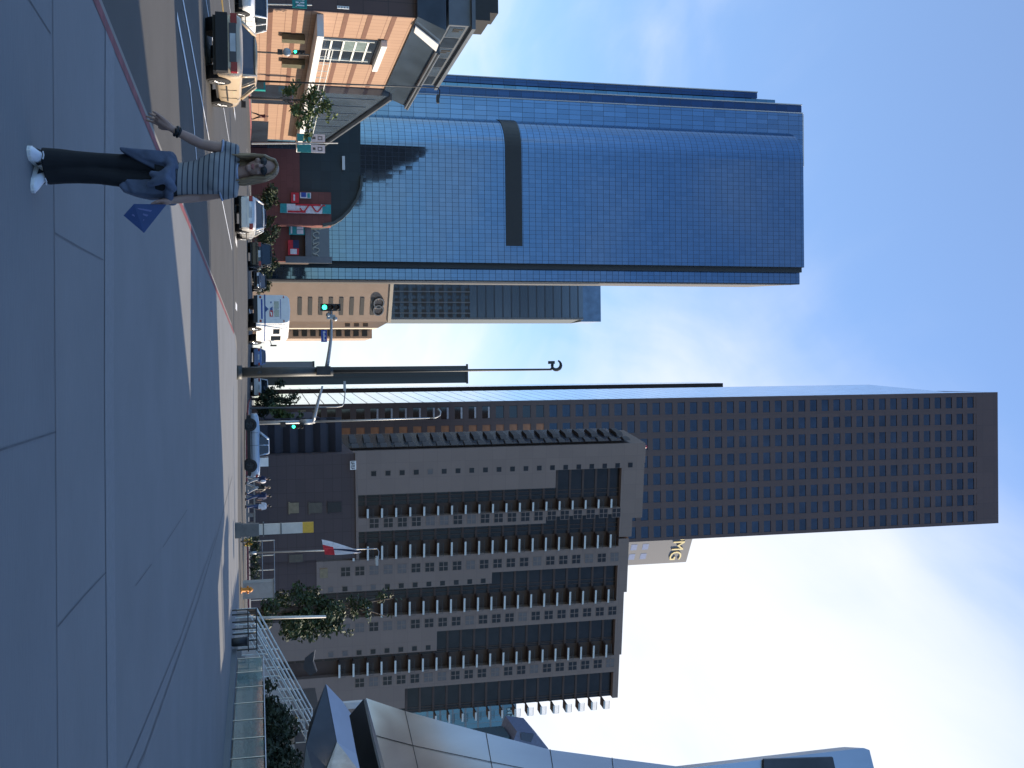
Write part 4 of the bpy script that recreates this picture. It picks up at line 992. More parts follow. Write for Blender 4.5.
    U = MB(); U.box(-st[1][3]*.95, st[1][3]*.95, st[0][0]-.05, st[0][0]+.2, st[1][1]+.02, st[1][1]+.24); U.build('rear_bumper', paint, t)
    U = MB(); U.box(-.8, .8, st[0][0]+.1, st[-1][0]-.1, .2, st[1][1]+.06); U.build('underside', 'black', t)
    return t
def road_z(x, y): return g(x, y)-.15
def park(name, kind, paint, label, cat, x, y, rz=0, grp='cars on the avenue'):
    return car(name, kind, paint, label, cat, (x, y, road_z(x, y)), rz, grp)
t = park('parked_car', 'sedan', 'gold_paint', 'gold sedan seen from behind, the nearest car, with its sunlit right side', 'car', -9.6, 34.0)
B = MB(); B.box(-.56, .56, -2.32, -2.2, .66, .86); B.build('rear_light_panel', 'plate_dark', t)
B = MB(); B.box(-.84, .84, -2.37, -2.1, .28, .62); B.build('bumper_cover', 'black', t)
t = park('parked_car', 'sedan', 'silver_paint', 'silver white sedan driving away behind the woman, second car up the avenue', 'car', -8.2, 57.4)
park('parked_car', 'suv', 'black_car', 'black sport utility car just left of the mail truck', 'car', at(254, 250, 84).x, 86)
park('parked_car', 'suv', 'white_car', 'white sport utility car at the far left beyond the gold sedan', 'car', at(3, 240, 62).x, 62.5, PI)
park('parked_car', 'sedan', 'blue_car', 'small blue car far off between mail truck and signal pole', 'car', at(357, 256, 108).x, 110)
park('parked_car', 'suv', 'white_car', 'white wagon with red tail lights just right of the thick signal pole, far off', 'car', at(387, 258, 114).x, 116)
park('parked_car', 'sedan', 'navy_car', 'dark navy car far off beyond the silver white sedan', 'car', at(214, 258, 88).x, 90, PI)
park('parked_car', 'sedan', 'black_car', 'low black car far off between black sport utility car and mail truck', 'car', at(280, 256, 112).x, 114, PI)
p = park('pickup_truck', 'pickup', 'pale_blue_car', 'pale blue pickup crossing the junction towards the left with a white load', 'pickup truck', at(445, 246, 82).x, 82, PI/2, None)
for w_ in p.children:
    if w_.name.startswith('wheel') and w_.children: w_.children[0].data.materials.clear(); w_.children[0].data.materials.append(M['dark_metal'])
B = MB(); B.box(-.7, .7, -1.6, -.95, 1.1, 1.72); B.build('load', 'white_car', p)
# mail truck: tall box van
def mail_truck():
    x, y = -4.3, 87.3; t = thing('mail_truck', 'tall white and blue mail truck driving away up the avenue', 'truck', (x, y, road_z(x, y)), -.27)
    hw = 1.18; rings = []
    for yy, k, zt in ((-3.0, .97, 3.1), (-2.95, 1, 3.16), (1.6, 1, 3.16), (1.8, .98, 3.05)):
        half = [Vector((0, yy, .6)), Vector((hw*k, yy, .6)), Vector((hw*k, yy, 2.55)), Vector((hw*k*.93, yy, 2.95)), Vector((hw*k*.74, yy, zt-.04)), Vector((0, yy, zt+.03))]; rings.append(mirror_ring(half))
    B = MB(); B.loft(rings); B.build('cargo_body', 'mail_white', t, norm=True)
    B = MB(); B.loft([mirror_ring([Vector((0, yy, .55)), Vector((w, yy, .55)), Vector((w, yy, z)), Vector((w*.8, yy, z+.12)), Vector((0, yy, z+.14))]) for yy, w, z in ((1.7, 1.05, 1.6), (2.5, 1.0, 1.45), (2.9, .92, 1.2))]); B.build('bonnet', 'mail_white', t, norm=True)
    B = MB(); B.box(-1.19, 1.19, -3.03, -2.9, 1.22, 1.32); B.box(-1.2, 1.2, -2.9, 1.6, 1.22, 1.30); B.add([(-.25, -3.04, 1.32), (.25, -3.04, 1.32), (0, -3.04, 1.55)], [(0,1,2)]); B.build('stripe', 'mail_blue', t)
    B = MB(); B.box(-1.1, 1.1, -3.08, -2.95, .42, .72); B.build('bumper', 'black', t)
    D = MB(); D.box(-.86, .86, -3.02, -2.98, .78, 2.75); d = D.build('rear_door', 'mail_white', t)
    for a in (-.62, .04): B = MB(); B.box(a, a+.58, -3.05, -3.02, 1.98, 2.34); B.build('window', 'blue_glass', d)
    B = MB(); B.box(-.8, .8, -3.04, -3.02, 2.44, 2.48); B.box(-.8, .8, -3.04, -3.02, .98, 1.1); B.build('panel_line', 'sign_blue', d)
    B = MB(); B.box(.12, .62, -3.05, -3.02, 1.62, 1.88); B.build('red_emblem', 'mail_red', d)
    B = MB(); B.prism([(-.06, -3.04, 1.66), (.1, -3.04, 1.66), (.1, -3.04, 1.86), (-.2, -3.04, 1.86)], (0, -.012, 0)); B.box(-.6, -.48, -3.05, -3.02, 1.7, 1.78); B.build('blue_emblem', 'mail_blue', d)
    B = MB(); B.prism([(.2, -3.055, 1.66), (.56, -3.055, 1.74), (.56, -3.055, 1.82), (.3, -3.055, 1.8)], (0, -.01, 0)); B.build('white_flash', 'white_car', d)
    for sx in (-1, 1):
        B = MB(); B.box(sx*.98-.08, sx*.98+.08, -3.05, -2.98, .86, 1.02); B.box(sx*.98-.07, sx*.98+.07, -3.05, -2.98, 2.66, 2.74); B.build('tail_light', 'tail_red', t)
        B = MB(); B.box(sx*1.19-.01, sx*1.19+.01, .2, 1.3, 1.75, 2.5); B.build('side_window', 'car_glass', t)
        B = MB(); B.box(sx*1.19-.01, sx*1.19+.01, -1.6, -.4, 1.9, 2.4); B.build('side_window', 'car_glass', t)
        B = MB(); B.tube([(sx*1.15, 1.6, 1.7), (sx*1.5, 1.7, 1.8)], .03, 5); B.cbox((sx*1.52, 1.7, 1.95), (.1, .1, .5)); B.build('door_mirror', 'black', t)
        for yy in (-1.6, 2.0):
            B = MB(); B.tube([(sx*.6, yy, .48), (sx*1.185, yy, .48)], .55, 18); B.build('wheel_arch', 'black', t); wheel(t, sx*1.06, yy, .46, .3, sx)
    return t
mail_truck()

# ------------------------------------------------------------------ street furniture
def signal_head(root, c, face=-1, back='black', lit='green'):
    B = MB(); B.cbox(c, (.36, .26, 1.0)); h = wb(B, 'signal_head', back, root)
    for k, (dz, mt) in enumerate(((.31, 'dim_lens'), (0, 'dim_lens'), (-.31, 'green_lens'))):
        cc = Vector(c)+Vector((0, face*.14, dz)); n = 14
        L_ = MB(); L_.add([cc+Vector((.115*math.cos(2*PI*i/n), face*.01, .115*math.sin(2*PI*i/n))) for i in range(n)]+[cc+Vector((0, face*.05, 0))], [(i, (i+1)%n, n) for i in range(n)]); wb(L_, 'lens', mt, root, sub=h)
        V_ = MB(); V_.tube([cc+Vector((.14*math.cos(a), face*.0, .14*math.sin(a))) for a in [PI*i/8 for i in range(9)]], .02, 4); V_.tube([cc+Vector((.14*math.cos(a), face*.16, .14*math.sin(a))) for a in [PI*i/8 for i in range(9)]], .015, 4)
        V_.grid([[cc+Vector((.14*math.cos(a), face*d, .14*math.sin(a))) for a in [PI*i/8 for i in range(9)]] for d in (0, .17)]); wb(V_, 'visor', back, root, sub=h)
    return h
def ped_head(root, c):
    B = MB(); B.cbox(c, (.42, .25, .42)); h = wb(B, 'walk_signal', 'dark_metal', root); B = MB(); B.cbox(Vector(c)+Vector((0, -.14, 0)), (.3, .02, .3)); wb(B, 'lens', 'dim_lens', root, sub=h)
def near_signal():
    Y = 55.1; p = at(372.5, 237, Y); base = Vector((p.x, Y, g(p.x, Y))); t = thing('traffic_signal', 'thick grey signal pole on the near kerb, tall lamp above, arm to the left', 'traffic signal', base, group='traffic signals at the junction')
    zt = at(372, 333, Y).z; ztop = at(372, 556, Y).z; x = base.x
    B = MB(); B.tube([base-Vector((0,0,.1)), base+Vector((0, 0, .25))], .36, 12); B.tube([base+Vector((0,0,.25)), (x, Y, zt)], [.255, .235], 12); wb(B, 'pole', 'pole_grey', t, True)
    B = MB(); B.tube([(x, Y, zt), (x+.02, Y, ztop-.25)], [.09, .055], 8); wb(B, 'lamp_mast', 'dark_metal', t, True)
    B = MB(); q = Vector((x, Y, ztop-.3)); B.tube([q, q+Vector((-.12, 0, .12)), q+Vector((-.35, 0, .14))], .05, 6); B.tube([q, q+Vector((0, 0, .45))], .04, 6)
    c = q+Vector((-.22, 0, .32)); B.tube([c+Vector((.26*math.cos(a), 0, .26*math.sin(a))) for a in [-1.9+.42*i for i in range(12)]], [.10*max(.45, math.sin(.35+.22*i)) for i in range(12)], 8); B.cbox(q+Vector((-.36, 0, .05)), (.16, .3, .3)); wb(B, 'lamp_head', 'dark_metal', t)
    B = MB(); B.tube([(x, Y, at(372, 326, Y).z)]+[at(u, v, Y) for u, v in ((360, 328), (350, 329.5), (338, 331), (325, 331.3), (309, 331))], [.11, .10, .09, .08, .065, .05], 8); wb(B, 'mast_arm', 'galvanised', t, True)
    signal_head(t, at(307.5, 330.5, Y-.25)); 
    B = MB(); c = at(317, 331, Y-.2); B.cbox(c, (.22, .25, .42)); B.ell(c+Vector((.1, -.1, .2)), (.12, .12, .12)); B.ell(c+Vector((-.1, -.1, -.15)), (.12, .12, .12)); wb(B, 'camera_bracket', 'galvanised', t)
    B = MB(); a, b = at(330, 321, Y-.1), at(342, 327, Y-.1); B.box(a.x, b.x, Y-.13, Y-.09, a.z, b.z); s = wb(B, 'street_sign', 'sign_blue', t)
    B = MB(); 
    for k in range(5): B.box(a.x+.08+k*.1, a.x+.14+k*.1, Y-.145, Y-.13, a.z+.1, b.z-.08-.04*(k % 2))
    wb(B, 'lettering', 'white_paint', t, sub=s)
    B = MB(); B.cbox((x-.05, Y-.3, zt-.5), (.45, .3, .7)); wb(B, 'control_box', 'dark_metal', t)
    B = MB(); B.box(x-.07, x+.07, Y-.285, Y-.25, base.z+1.0, base.z+1.2); wb(B, 'push_button', 'dark_metal', t)
near_signal()
def far_right_signal():
    Y = 87.2; p = at(423, 251, Y); base = Vector((p.x, Y, g(p.x, Y))); x = base.x; t = thing('traffic_signal', 'slim far corner signal pole behind the pickup, with tapering arm and curved lamp', 'traffic signal', base, group='traffic signals at the junction')
    zt = at(422, 315, Y).z; zl = at(421, 430, Y).z
    B = MB(); B.tube([base, (x, Y, zt)], [.16, .14], 10); B.tube([(x, Y, zt), (x-.1, Y, zl)], [.08, .05], 8); B.box(x-.2, x+.2, Y-.2, Y+.2, zt-1.2, zt-.2); wb(B, 'pole', 'galvanised', t, True)
    B = MB(); B.tube([(x, Y, at(422, 313, Y).z)]+[at(u, v, Y) for u, v in ((410, 316), (398, 319), (386, 322.5))], [.17, .14, .11, .08], 8); wb(B, 'mast_arm', 'galvanised', t, True)
    B = MB(); q = Vector((x-.1, Y, zl)); B.tube([q, q+Vector((-.02, 0, .5)), q+Vector((-.2, 0, .85)), q+Vector((-.5, 0, .9)), q+Vector((-.75, 0, .65))], [.05, .05, .06, .08, .1], 8); wb(B, 'lamp_head', 'galvanised', t, True)
    signal_head(t, at(426.5, 297.5, Y-.3)); ped_head(t, at(424.5, 283, Y-.3))
far_right_signal()
def far_left_signal():
    Y = 94; p = at(52, 258, Y); base = Vector((p.x, Y, g(p.x, Y))); x = base.x; t = thing('traffic_signal', 'short signal pole in front of the orange tiled building', 'traffic signal', base, group='traffic signals at the junction')
    B = MB(); B.tube([base, (x, Y, at(52, 309, Y).z)], .08, 8); wb(B, 'pole', 'bark', t)
    h = signal_head(t, at(52.5, 299, Y-.25)); ped_head(t, at(52, 280, Y-.2))
    B = MB(); c = at(52, 287, Y-.2); B.ell(c, (.36, .15, .36)); wb(B, 'signal_bracket', 'galvanised', t)
far_left_signal()
def street_lamp(u, v0, v1, Y, label, hook=-1, r=.09, name='street_lamp', base=None, mt='dark_metal'):
    p = at(u, v0, Y); b = Vector((p.x, Y, g(p.x, Y))); top = at(u, v1, Y); top.x = b.x+(top.x-b.x)*.3
    t = thing(name, label, 'street lamp', b, group='street lamps')
    B = MB(); B.tube([b, b+Vector((0,0,.6))], r*1.9, 10); B.tube([b+Vector((0,0,.6)), top], [r, r*.6], 8); wb(B, 'pole', mt, t, True)
    B = MB(); B.tube([top, top+Vector((hook*.25, 0, .15)), top+Vector((hook*.9, 0, .1))], r*.6, 6); B.cbox(top+Vector((hook*1.0, 0, -.02)), (.75, .34, .2)); B.cbox(top+Vector((hook*1.0, 0, -.14)), (.5, .26, .06)); wb(B, 'lamp_head', mt, t)
    return t, b, top
street_lamp(81, 256, 438, 93, 'tall dark street lamp in front of the orange tiled building', 1)
def arm_lamp():
    Y = 100; p = at(408, 256, Y); b = Vector((p.x, Y, g(p.x, Y))); t = thing('street_lamp', 'slim street lamp with a long level arm, left of the far corner signal', 'street lamp', b, group='street lamps')
    B = MB(); B.tube([b, at(407, 336, Y), at(406, 342, Y), at(403, 344, Y), at(394, 345, Y), at(386, 345, Y)], [.09, .07, .06, .06, .05, .05], 8); wb(B, 'pole', 'galvanised', t, True)
    B = MB(); B.cbox(at(386, 344.6, Y), (.9, .3, .22)); wb(B, 'lamp_head', 'galvanised', t)
arm_lamp()
# lamp post with a drooping flag
t, b, top = street_lamp(553, 249, 377, 87, 'slim lamp post with a drooping red and white flag, before the brown podium', 1, .07, mt='galvanised')
fr = thing('flag', 'drooping red and white flag with a dark edge on the slim lamp post', 'flag', at(553, 327, 86.8))
B = MB(); rows = []
for i in range(12):
    f = i/11; z0 = at(553, 361-36*f, 86.8).z; row = []
    for k in range(8):
        s = k/7; wdt = (.12+1.25*f**.8)
        row.append(Vector((at(554.5, 340, 86.8).x-.05-wdt*s*.85+.1*math.sin(s*9+f*3)*f, 86.8-.12*math.sin(s*7+f*4), z0-.25*s*f)))
    rows.append(row)
B.grid(rows, 0, (0, .03, 0)); n_ = 11*7
fm = []
for i in range(len(B.f)):
    k = i % n_ if i < 2*n_ else None
    if k is None: fm.append(1); continue
    r_, c_ = divmod(k, 7); fm.append(0 if r_ > 7 and c_ < 5 else (2 if c_ in (2, 3) and r_ < 8 else 1))
B.m = fm; wb(B, 'cloth', ['red_cloth', 'white_cloth', 'navy_cloth'], fr, norm=False)
def banner_pole():
    Y = 122; p = at(143.5, 257, Y); b = Vector((p.x, Y, g(p.x, Y))); t = thing('banner_pole', 'lamp post carrying two teal and white banners in front of the museum', 'lamp post', b)
    B = MB(); B.tube([b, at(143, 338, Y)], [.12, .08], 8); wb(B, 'pole', 'galvanised', t)
    for u0, u1 in ((133.5, 142.2), (144.2, 153)):
        a, q = at(u0, 297, Y), at(u1, 325, Y); zm = a.z+(q.z-a.z)*.5
        B = MB(); B.box(a.x, q.x, Y-.03, Y+.03, zm, q.z); o = wb(B, 'banner', 'white_cloth', t)
        B = MB(); B.box(a.x, q.x, Y-.03, Y+.03, a.z, zm); wb(B, 'teal_half', 'teal_cloth', t, sub=o)
        B = MB(); w = q.x-a.x; x0, x1, za, zb = a.x+w*.25, a.x+w*.75, zm+.75, q.z-.3
        for bx in ((x0, x1, za, za+.08), (x0, x1, zb-.08, zb), (x0, x0+.08, za+.08, zb-.08), (x1-.08, x1, za+.08, zb-.08), (a.x+w*.35, a.x+w*.65, zm+.2, zm+.5)): B.box(bx[0], bx[1], Y-.05, Y-.031, bx[2], bx[3])
        wb(B, 'square_emblem', 'slot_dark', t, sub=o)
banner_pole()
def green_sign():
    Y = 82; a, q = at(-12, 292, Y), at(9, 307, Y); b = Vector((at(5, 262, Y).x, Y, 0)); b.z = g(b.x, Y); t = thing('street_sign', 'green street sign on a thin post at the far left edge', 'sign', b)
    B = MB(); B.tube([b, at(5, 312, Y)], .05, 8); wb(B, 'post', 'galvanised', t)
    B = MB(); B.box(a.x, q.x, Y-.1, Y-.06, a.z, q.z); s = wb(B, 'board', 'sign_green', t)
    B = MB(); 
    for k in range(6): x = q.x-.25-k*.22; B.box(x, x+.1, Y-.12, Y-.1, a.z+.25, q.z-.2); B.box(x, x+.16, Y-.12, Y-.1, a.z+.25+.25*(k % 3), a.z+.33+.25*(k % 3))
    wb(B, 'lettering', 'white_paint', t, sub=s)
    B = MB(); a2, q2 = at(6.2, 337, 97.6), at(9.5, 349, 97.6); s2 = thing('plaque', 'narrow white plaque on the dark gable wall of the tiled building', 'sign', a2); B.box(a2.x, q2.x, 97.45, 97.64, a2.z, q2.z); wb(B, 'board', 'white_paint', s2)
    B = MB(); 
    for k in range(4): B.box(a2.x+.06, q2.x-.06, 97.43, 97.45, a2.z+.12+k*.25, a2.z+.22+k*.25)
    wb(B, 'lettering', 'grey_stone', s2)
green_sign()
def newsbox():
    Y = 95; a, q = at(80.5, 256, Y), at(90, 265.5, Y); z = g(a.x, Y); t = thing('news_rack', 'teal news rack at the foot of the tall dark street lamp', 'news rack', ((a.x+q.x)/2, Y, z))
    B = MB(); B.box(a.x, q.x, Y, Y+.5, z+.15, q.z); wb(B, 'cabinet', 'sign_green', t); B = MB(); B.box(a.x+.1, q.x-.1, Y-.02, Y, z+.5, q.z-.15); wb(B, 'window', 'dark_glass', t)
    B = MB()
    for x in (a.x+.06, q.x-.12): B.box(x, x+.06, Y+.05, Y+.45, z, z+.15)
    wb(B, 'leg', 'dark_metal', t)
newsbox()
def kiosk():
    Y = 52.6; p = at(530.5, 235.5, Y); b = Vector((p.x, Y, g(p.x, Y))); t = thing('banner_pylon', 'slim pylon with grey foot, white middle and yellow top on the sunlit pavement', 'pylon', b)
    w = .25; z = [b.z-.05]+[at(530, v, Y).z for v in (259, 302.5, 313.5)]
    B = MB(); B.box(b.x-w-.05, b.x+w+.05, Y-.2, Y+.2, z[0], z[1]); B.box(b.x-w-.1, b.x+w+.1, Y-.25, Y+.25, z[0], z[0]+.35); wb(B, 'plinth', 'kiosk_grey', t)
    B = MB(); B.box(b.x-w, b.x+w, Y-.12, Y+.12, z[1], z[2]); o = wb(B, 'panel', 'kiosk_white', t)
    zm = at(530, 281, Y).z; B = MB(); B.box(b.x-w-.02, b.x+w+.02, Y-.14, Y+.14, zm-.03, zm+.03); wb(B, 'band', 'kiosk_grey', t, sub=o); B = MB(); B.box(b.x-w-.1, b.x+w+.1, Y-.13, Y+.13, z[1]+.18, z[1]+.24); wb(B, 'band', 'kiosk_grey', t, sub=o)
    B = MB(); B.box(b.x-w, b.x+w, Y-.12, Y+.12, z[2], z[3]); wb(B, 'cap', 'kiosk_yellow', t)
kiosk()
def odds():
    # low planter bench on the far pavement edge
    Y = 86.8; a, q = at(477, 250, Y), at(526, 257, Y); z = g(a.x, Y); t = thing('stone_bench', 'long low pale stone bench behind the group of people', 'bench', ((a.x+q.x)/2, Y, z))
    B = MB(); B.box(a.x, q.x, Y, Y+.55, z+.42, z+.55); wb(B, 'seat', 'gutter_concrete', t)
    B = MB()
    for k in range(6): x = a.x+(q.x-a.x-.3)*k/5; B = MB(); B.box(x, x+.3, Y+.06, Y+.5, z-.05, z+.42); wb(B, 'plinth', 'kerb_concrete', t)
    # utility block with an orange hydrant and flowering bush
    Y = 66; a, q = at(583, 246, Y), at(597.5, 273.5, Y); z = g(a.x, Y); t = thing('utility_cabinet', 'pale block cabinet at the kerb behind the orange hydrant', 'cabinet', ((a.x+q.x)/2, Y, z))
    B = MB(); B.box(a.x, q.x, Y, Y+.9, z, q.z); wb(B, 'housing', 'plaster', t); B = MB(); B.box(a.x-.04, q.x+.04, Y-.04, Y+.94, q.z, q.z+.07); wb(B, 'lid', 'kerb_concrete', t)
    B = MB(); B.box(a.x+.1, q.x-.1, Y-.02, Y, z+.15, q.z-.1); wb(B, 'door', 'plaster', t)
    Y = 63; p = at(590, 243.5, Y); z = g(p.x, Y)-.05; t = thing('fire_hydrant', 'orange fire hydrant in front of the pale cabinet', 'hydrant', (p.x, Y, z))
    B = MB(); B.tube([(p.x, Y, z), (p.x, Y, z+.06), (p.x, Y, z+.07), (p.x, Y, z+.52)], [.19, .19, .125, .12], 14); wb(B, 'barrel', 'barrel_orange', t, True)
    B = MB(); B.tube([(p.x, Y, z+.52), (p.x, Y, z+.57), (p.x, Y, z+.65), (p.x, Y, z+.70)], [.16, .155, .10, .03], 14); wb(B, 'bonnet', 'barrel_orange', t, True)
    for sx in (-1, 1): B = MB(); B.tube([(p.x+sx*.1, Y, z+.40), (p.x+sx*.22, Y, z+.40)], .065, 10); wb(B, 'nozzle', 'barrel_orange', t, True)
    # rail on the far pavement
    t = thing('guard_rail', 'thin grey guard rail along the far kerb below the flag', 'railing', (at(570, 255, 88.5).x, 88.5, .9))
    a, q = at(541, 255, 88.5).x, at(600, 255, 88.5).x; B = MB()
    for v in (262.5, 274.5): zz = at(570, v, 88.5).z; B.tube([(a, 88.5, zz), (q, 88.5, zz)], .035, 6)
    wb(B, 'rail', 'galvanised', t)
    for k in range(5): x = a+(q-a)*k/4; B = MB(); B.tube([(x, 88.5, g(x, 88.5)), (x, 88.5, at(570, 275, 88.5).z)], .045, 6); wb(B, 'post', 'galvanised', t)
    # pale post by the tall tree
    t = thing('marker_post', 'slim pale post standing in front of the tall dark tree', 'post', (at(617.5, 260, 56).x, 56, g(11, 56)))
    p0, p1 = at(618, 246, 56), at(616.5, 326, 56); B = MB(); B.tube([(p0.x, 56, g(p0.x, 56)), (p1.x, 56, p1.z)], [.085, .07], 8); wb(B, 'shaft', 'kiosk_white', t, True)
    B = MB(); B.tube([(p0.x, 56, g(p0.x, 56)), (p0.x, 56, g(p0.x, 56)+.25)], .16, 10); wb(B, 'foot', 'galvanised', t)
odds()

# ------------------------------------------------------------------ stairs, railings, glass balustrade on the right
def stairs():
    x0, zb = 11.9, g(12, 50); t = thing('stone_staircase', 'pale stone staircase climbing to the right beside the hedge', 'staircase', (x0, 50, zb))
    n = 16; B = MB()
    for k in range(n): B.box(x0+k*.29, x0+5.4, 48.3, 53.5, zb+k*.16-.3 if k == 0 else zb+k*.16, zb+(k+1)*.16)
    wb(B, 'steps', 'stair_stone', t)
    B = MB(); B.box(x0+n*.29, 22, 46.5, 53.6, zb+n*.16-.25, zb+n*.16-.003); wb(B, 'landing', 'stair_stone', t)
    B = MB(); B.prism([(x0-.3, 53.5, zb-.2), (x0+5, 53.5, zb+2.6), (x0+5, 53.5, zb+3.0), (x0-.3, 53.5, zb+.55)], (0, .3, 0)); wb(B, 'side_wall', 'stair_stone', t)
    s = .16/.29; ends = x0+n*.29
    for i, Y in enumerate((48.4, 49.9, 51.4, 53.2)):
        B = MB(); st_ = Vector((x0-.5, Y, zb+1.0-.5*s+.25)); en = Vector((ends, Y, zb+n*.16+1.0))
        B.tube([st_-Vector((0, 0, .5)), st_, en, en+Vector((4.5, 0, 0))], .042, 8); B.tube([st_+Vector((.1, 0, -.42)), en+Vector((0, 0, -.42)), en+Vector((4.5, 0, -.42))], .03, 6)
        for k in range(6):
            p = st_.lerp(en, k/5); zf = zb+max(0, int((p.x-x0)/.29)+1)*.16; B.tube([(p.x, Y, zf-.1), p], .03, 6)
        for k in range(1, 5): p = en+Vector((k*1.1, 0, 0)); B.tube([p-Vector((0, 0, 1)), p], .03, 6)
        wb(B, 'handrail', 'window_frame_light', t)  # pale paint stands in for sun on the steel rails
stairs()
def dark_rail():
    Y = 46.9; a, q = at(609, 240, Y).x, at(652, 240, Y).x; t = thing('post_railing', 'dark square post railing at the foot of the staircase', 'railing', ((a+q)/2, Y, g(11, Y)))
    for u in (610, 614.5, 622, 629, 634, 641, 650):
        x = at(u, 240, Y).x; B = MB(); B.tube([(x, Y, g(x, Y)), (x, Y, at(u, 257, Y).z)], .035, 6); wb(B, 'post', 'rail_dark', t)
    for v in (256.5, 248): B = MB(); z = at(620, v, Y).z; B.tube([(a, Y, z), (q, Y, z)], .03, 6); wb(B, 'rail', 'rail_dark', t)
    Y = 45.9; a, q = at(638, 232, Y), at(646, 245, Y); z = g(a.x, Y); b = thing('litter_bin', 'black litter bin at the foot of the staircase', 'bin', ((a.x+q.x)/2, Y, z)); c = b.location
    B = MB(); B.tube([(c.x, Y, z), (c.x, Y, z+.05), (c.x, Y, z+.62)], [.16, .18, .2], 16); wb(B, 'body', 'black', b, True); B = MB(); B.tube([(c.x, Y, z+.62), (c.x, Y, z+.67)], [.215, .19], 16); wb(B, 'rim', 'dark_metal', b)
dark_rail()
def balustrade():
    t = thing('glass_balustrade', 'greenish glass balustrade on a low kerb in front of the dark hedge', 'balustrade', (12.7, 41, .3))
    L_ = [(12.0, 46.2), (13.35, 36), (14.15, 29.8)]
    def pt(f):
        f *= 2; i = min(1, int(f)); k = f-i; a, b = L_[i], L_[i+1]; return Vector((a[0]+(b[0]-a[0])*k, a[1]+(b[1]-a[1])*k, 0))
    n = 14; zr = 1.66; P = [pt(i/n) for i in range(n+1)]
    B = MB(); 
    rows = [[p+Vector((-.45, 0, g(p.x, p.y)-.1)), p+Vector((-.45, 0, g(p.x, p.y)+.20)), p+Vector((.25, 0, g(p.x, p.y)+.20)), p+Vector((.25, 0, -.1))] for p in P]; B.grid(rows); wb(B, 'plinth', 'pavement', t)
    B = MB(); B.tube([p+Vector((0, 0, zr)) for p in P], .03, 8); wb(B, 'top_rail', 'steel', t)
    for i, p in enumerate(P): 
        z = g(p.x, p.y)+.2; B = MB(); B.tube([p+Vector((0, 0, z)), p+Vector((0, 0, zr))], .022, 6); wb(B, 'post', 'steel', t)
        if i < n:
            q = P[i+1]; d = (q-p)*.04; B = MB(); a, b = p+d, q-d; nx = Vector((.012, 0, 0)); z2 = g(q.x, q.y)+.2
            B.add([a+Vector((0,0,z+.06)), b+Vector((0,0,z2+.06)), b+Vector((0,0,zr-.06)), a+Vector((0,0,zr-.06)), a+nx+Vector((0,0,z+.06)), b+nx+Vector((0,0,z2+.06)), b+nx+Vector((0,0,zr-.06)), a+nx+Vector((0,0,zr-.06))], [(0,3,2,1),(4,5,6,7),(0,1,5,4),(1,2,6,5),(2,3,7,6),(3,0,4,7)]); wb(B, 'glass_panel', 'rail_glass', t)
    w = thing('planter_wall', 'pale low wall seen through the glass balustrade', 'wall', (14, 38, .3)); B = MB()
    rows = [[p+Vector((.9, 0, 0)), p+Vector((.9, 0, g(p.x, p.y)+.85)), p+Vector((1.15, 0, g(p.x, p.y)+.85)), p+Vector((1.15, 0, 0))] for p in P]; B.grid(rows); wb(B, 'wall', 'stair_stone', w)
balustrade()

# ------------------------------------------------------------------ planting
def leaves(B, c, r, n, size, m=0, rnd=random, flat=.0, nm=1):
    for _ in range(n):
        d = Vector((rnd.gauss(0, 1), rnd.gauss(0, 1), rnd.gauss(0, 1))).normalized()*(rnd.random()**.45)
        p = Vector(c)+Vector((d.x*r[0], d.y*r[1], d.z*r[2]))
        a = Vector((rnd.gauss(0, 1), rnd.gauss(0, 1), rnd.gauss(0, .6))).normalized(); b = a.cross(Vector((rnd.gauss(0, 1), rnd.gauss(0, 1), rnd.gauss(0, 1)))).normalized(); s = size*(.6+.8*rnd.random())
        B.add([p-a*s, p+b*s*.42, p+a*s, p-b*s*.42], [(0,1,2,3)], m if nm == 1 else rnd.randrange(nm))
def tree(name, label, base, H, trunk_r, blobs, nleaf, size, mts, limbs=True, group=None, cat='tree', lean=0):
    base = Vector(base); t = thing(name, label, cat, base, group=group)
    B = MB(); z1 = min(H*.7, max(b[0][2] for b in blobs)); B.tube([(0, 0, -.1), (.03*H*.1, 0, z1*.4), (lean*.5, .05, z1*.75), (lean, 0, z1)], [trunk_r, trunk_r*.8, trunk_r*.55, trunk_r*.2], 8)
    for c, r in blobs:
        z = max(.25*H*.5, c[2]-r[2]*1.1); z = min(z, z1*.9); B.tube([(lean*z/z1*.6, 0, z*.85), (c[0]*.5+lean*.2, c[1]*.5, (z+c[2])/2), c], [trunk_r*.4, trunk_r*.25, trunk_r*.08], 5)
    B.build('trunk', 'bark', t, True)
    B = MB(); vol = sum(r[0]*r[1]*r[2] for _, r in blobs)
    for i, (c, r) in enumerate(blobs):
        n = int(nleaf*r[0]*r[1]*r[2]/vol)
        k = 7                                     # clumps inside each mass, gaps between
        for _ in range(k):
            d = Vector((random.gauss(0, .5), random.gauss(0, .5), random.gauss(0, .5))); cc = Vector(c)+Vector((d.x*r[0], d.y*r[1], d.z*r[2]))
            leaves(B, cc, [q*.55 for q in r], n//k, size, nm=len(mts))
    B.build('crown', mts, t)
    return t
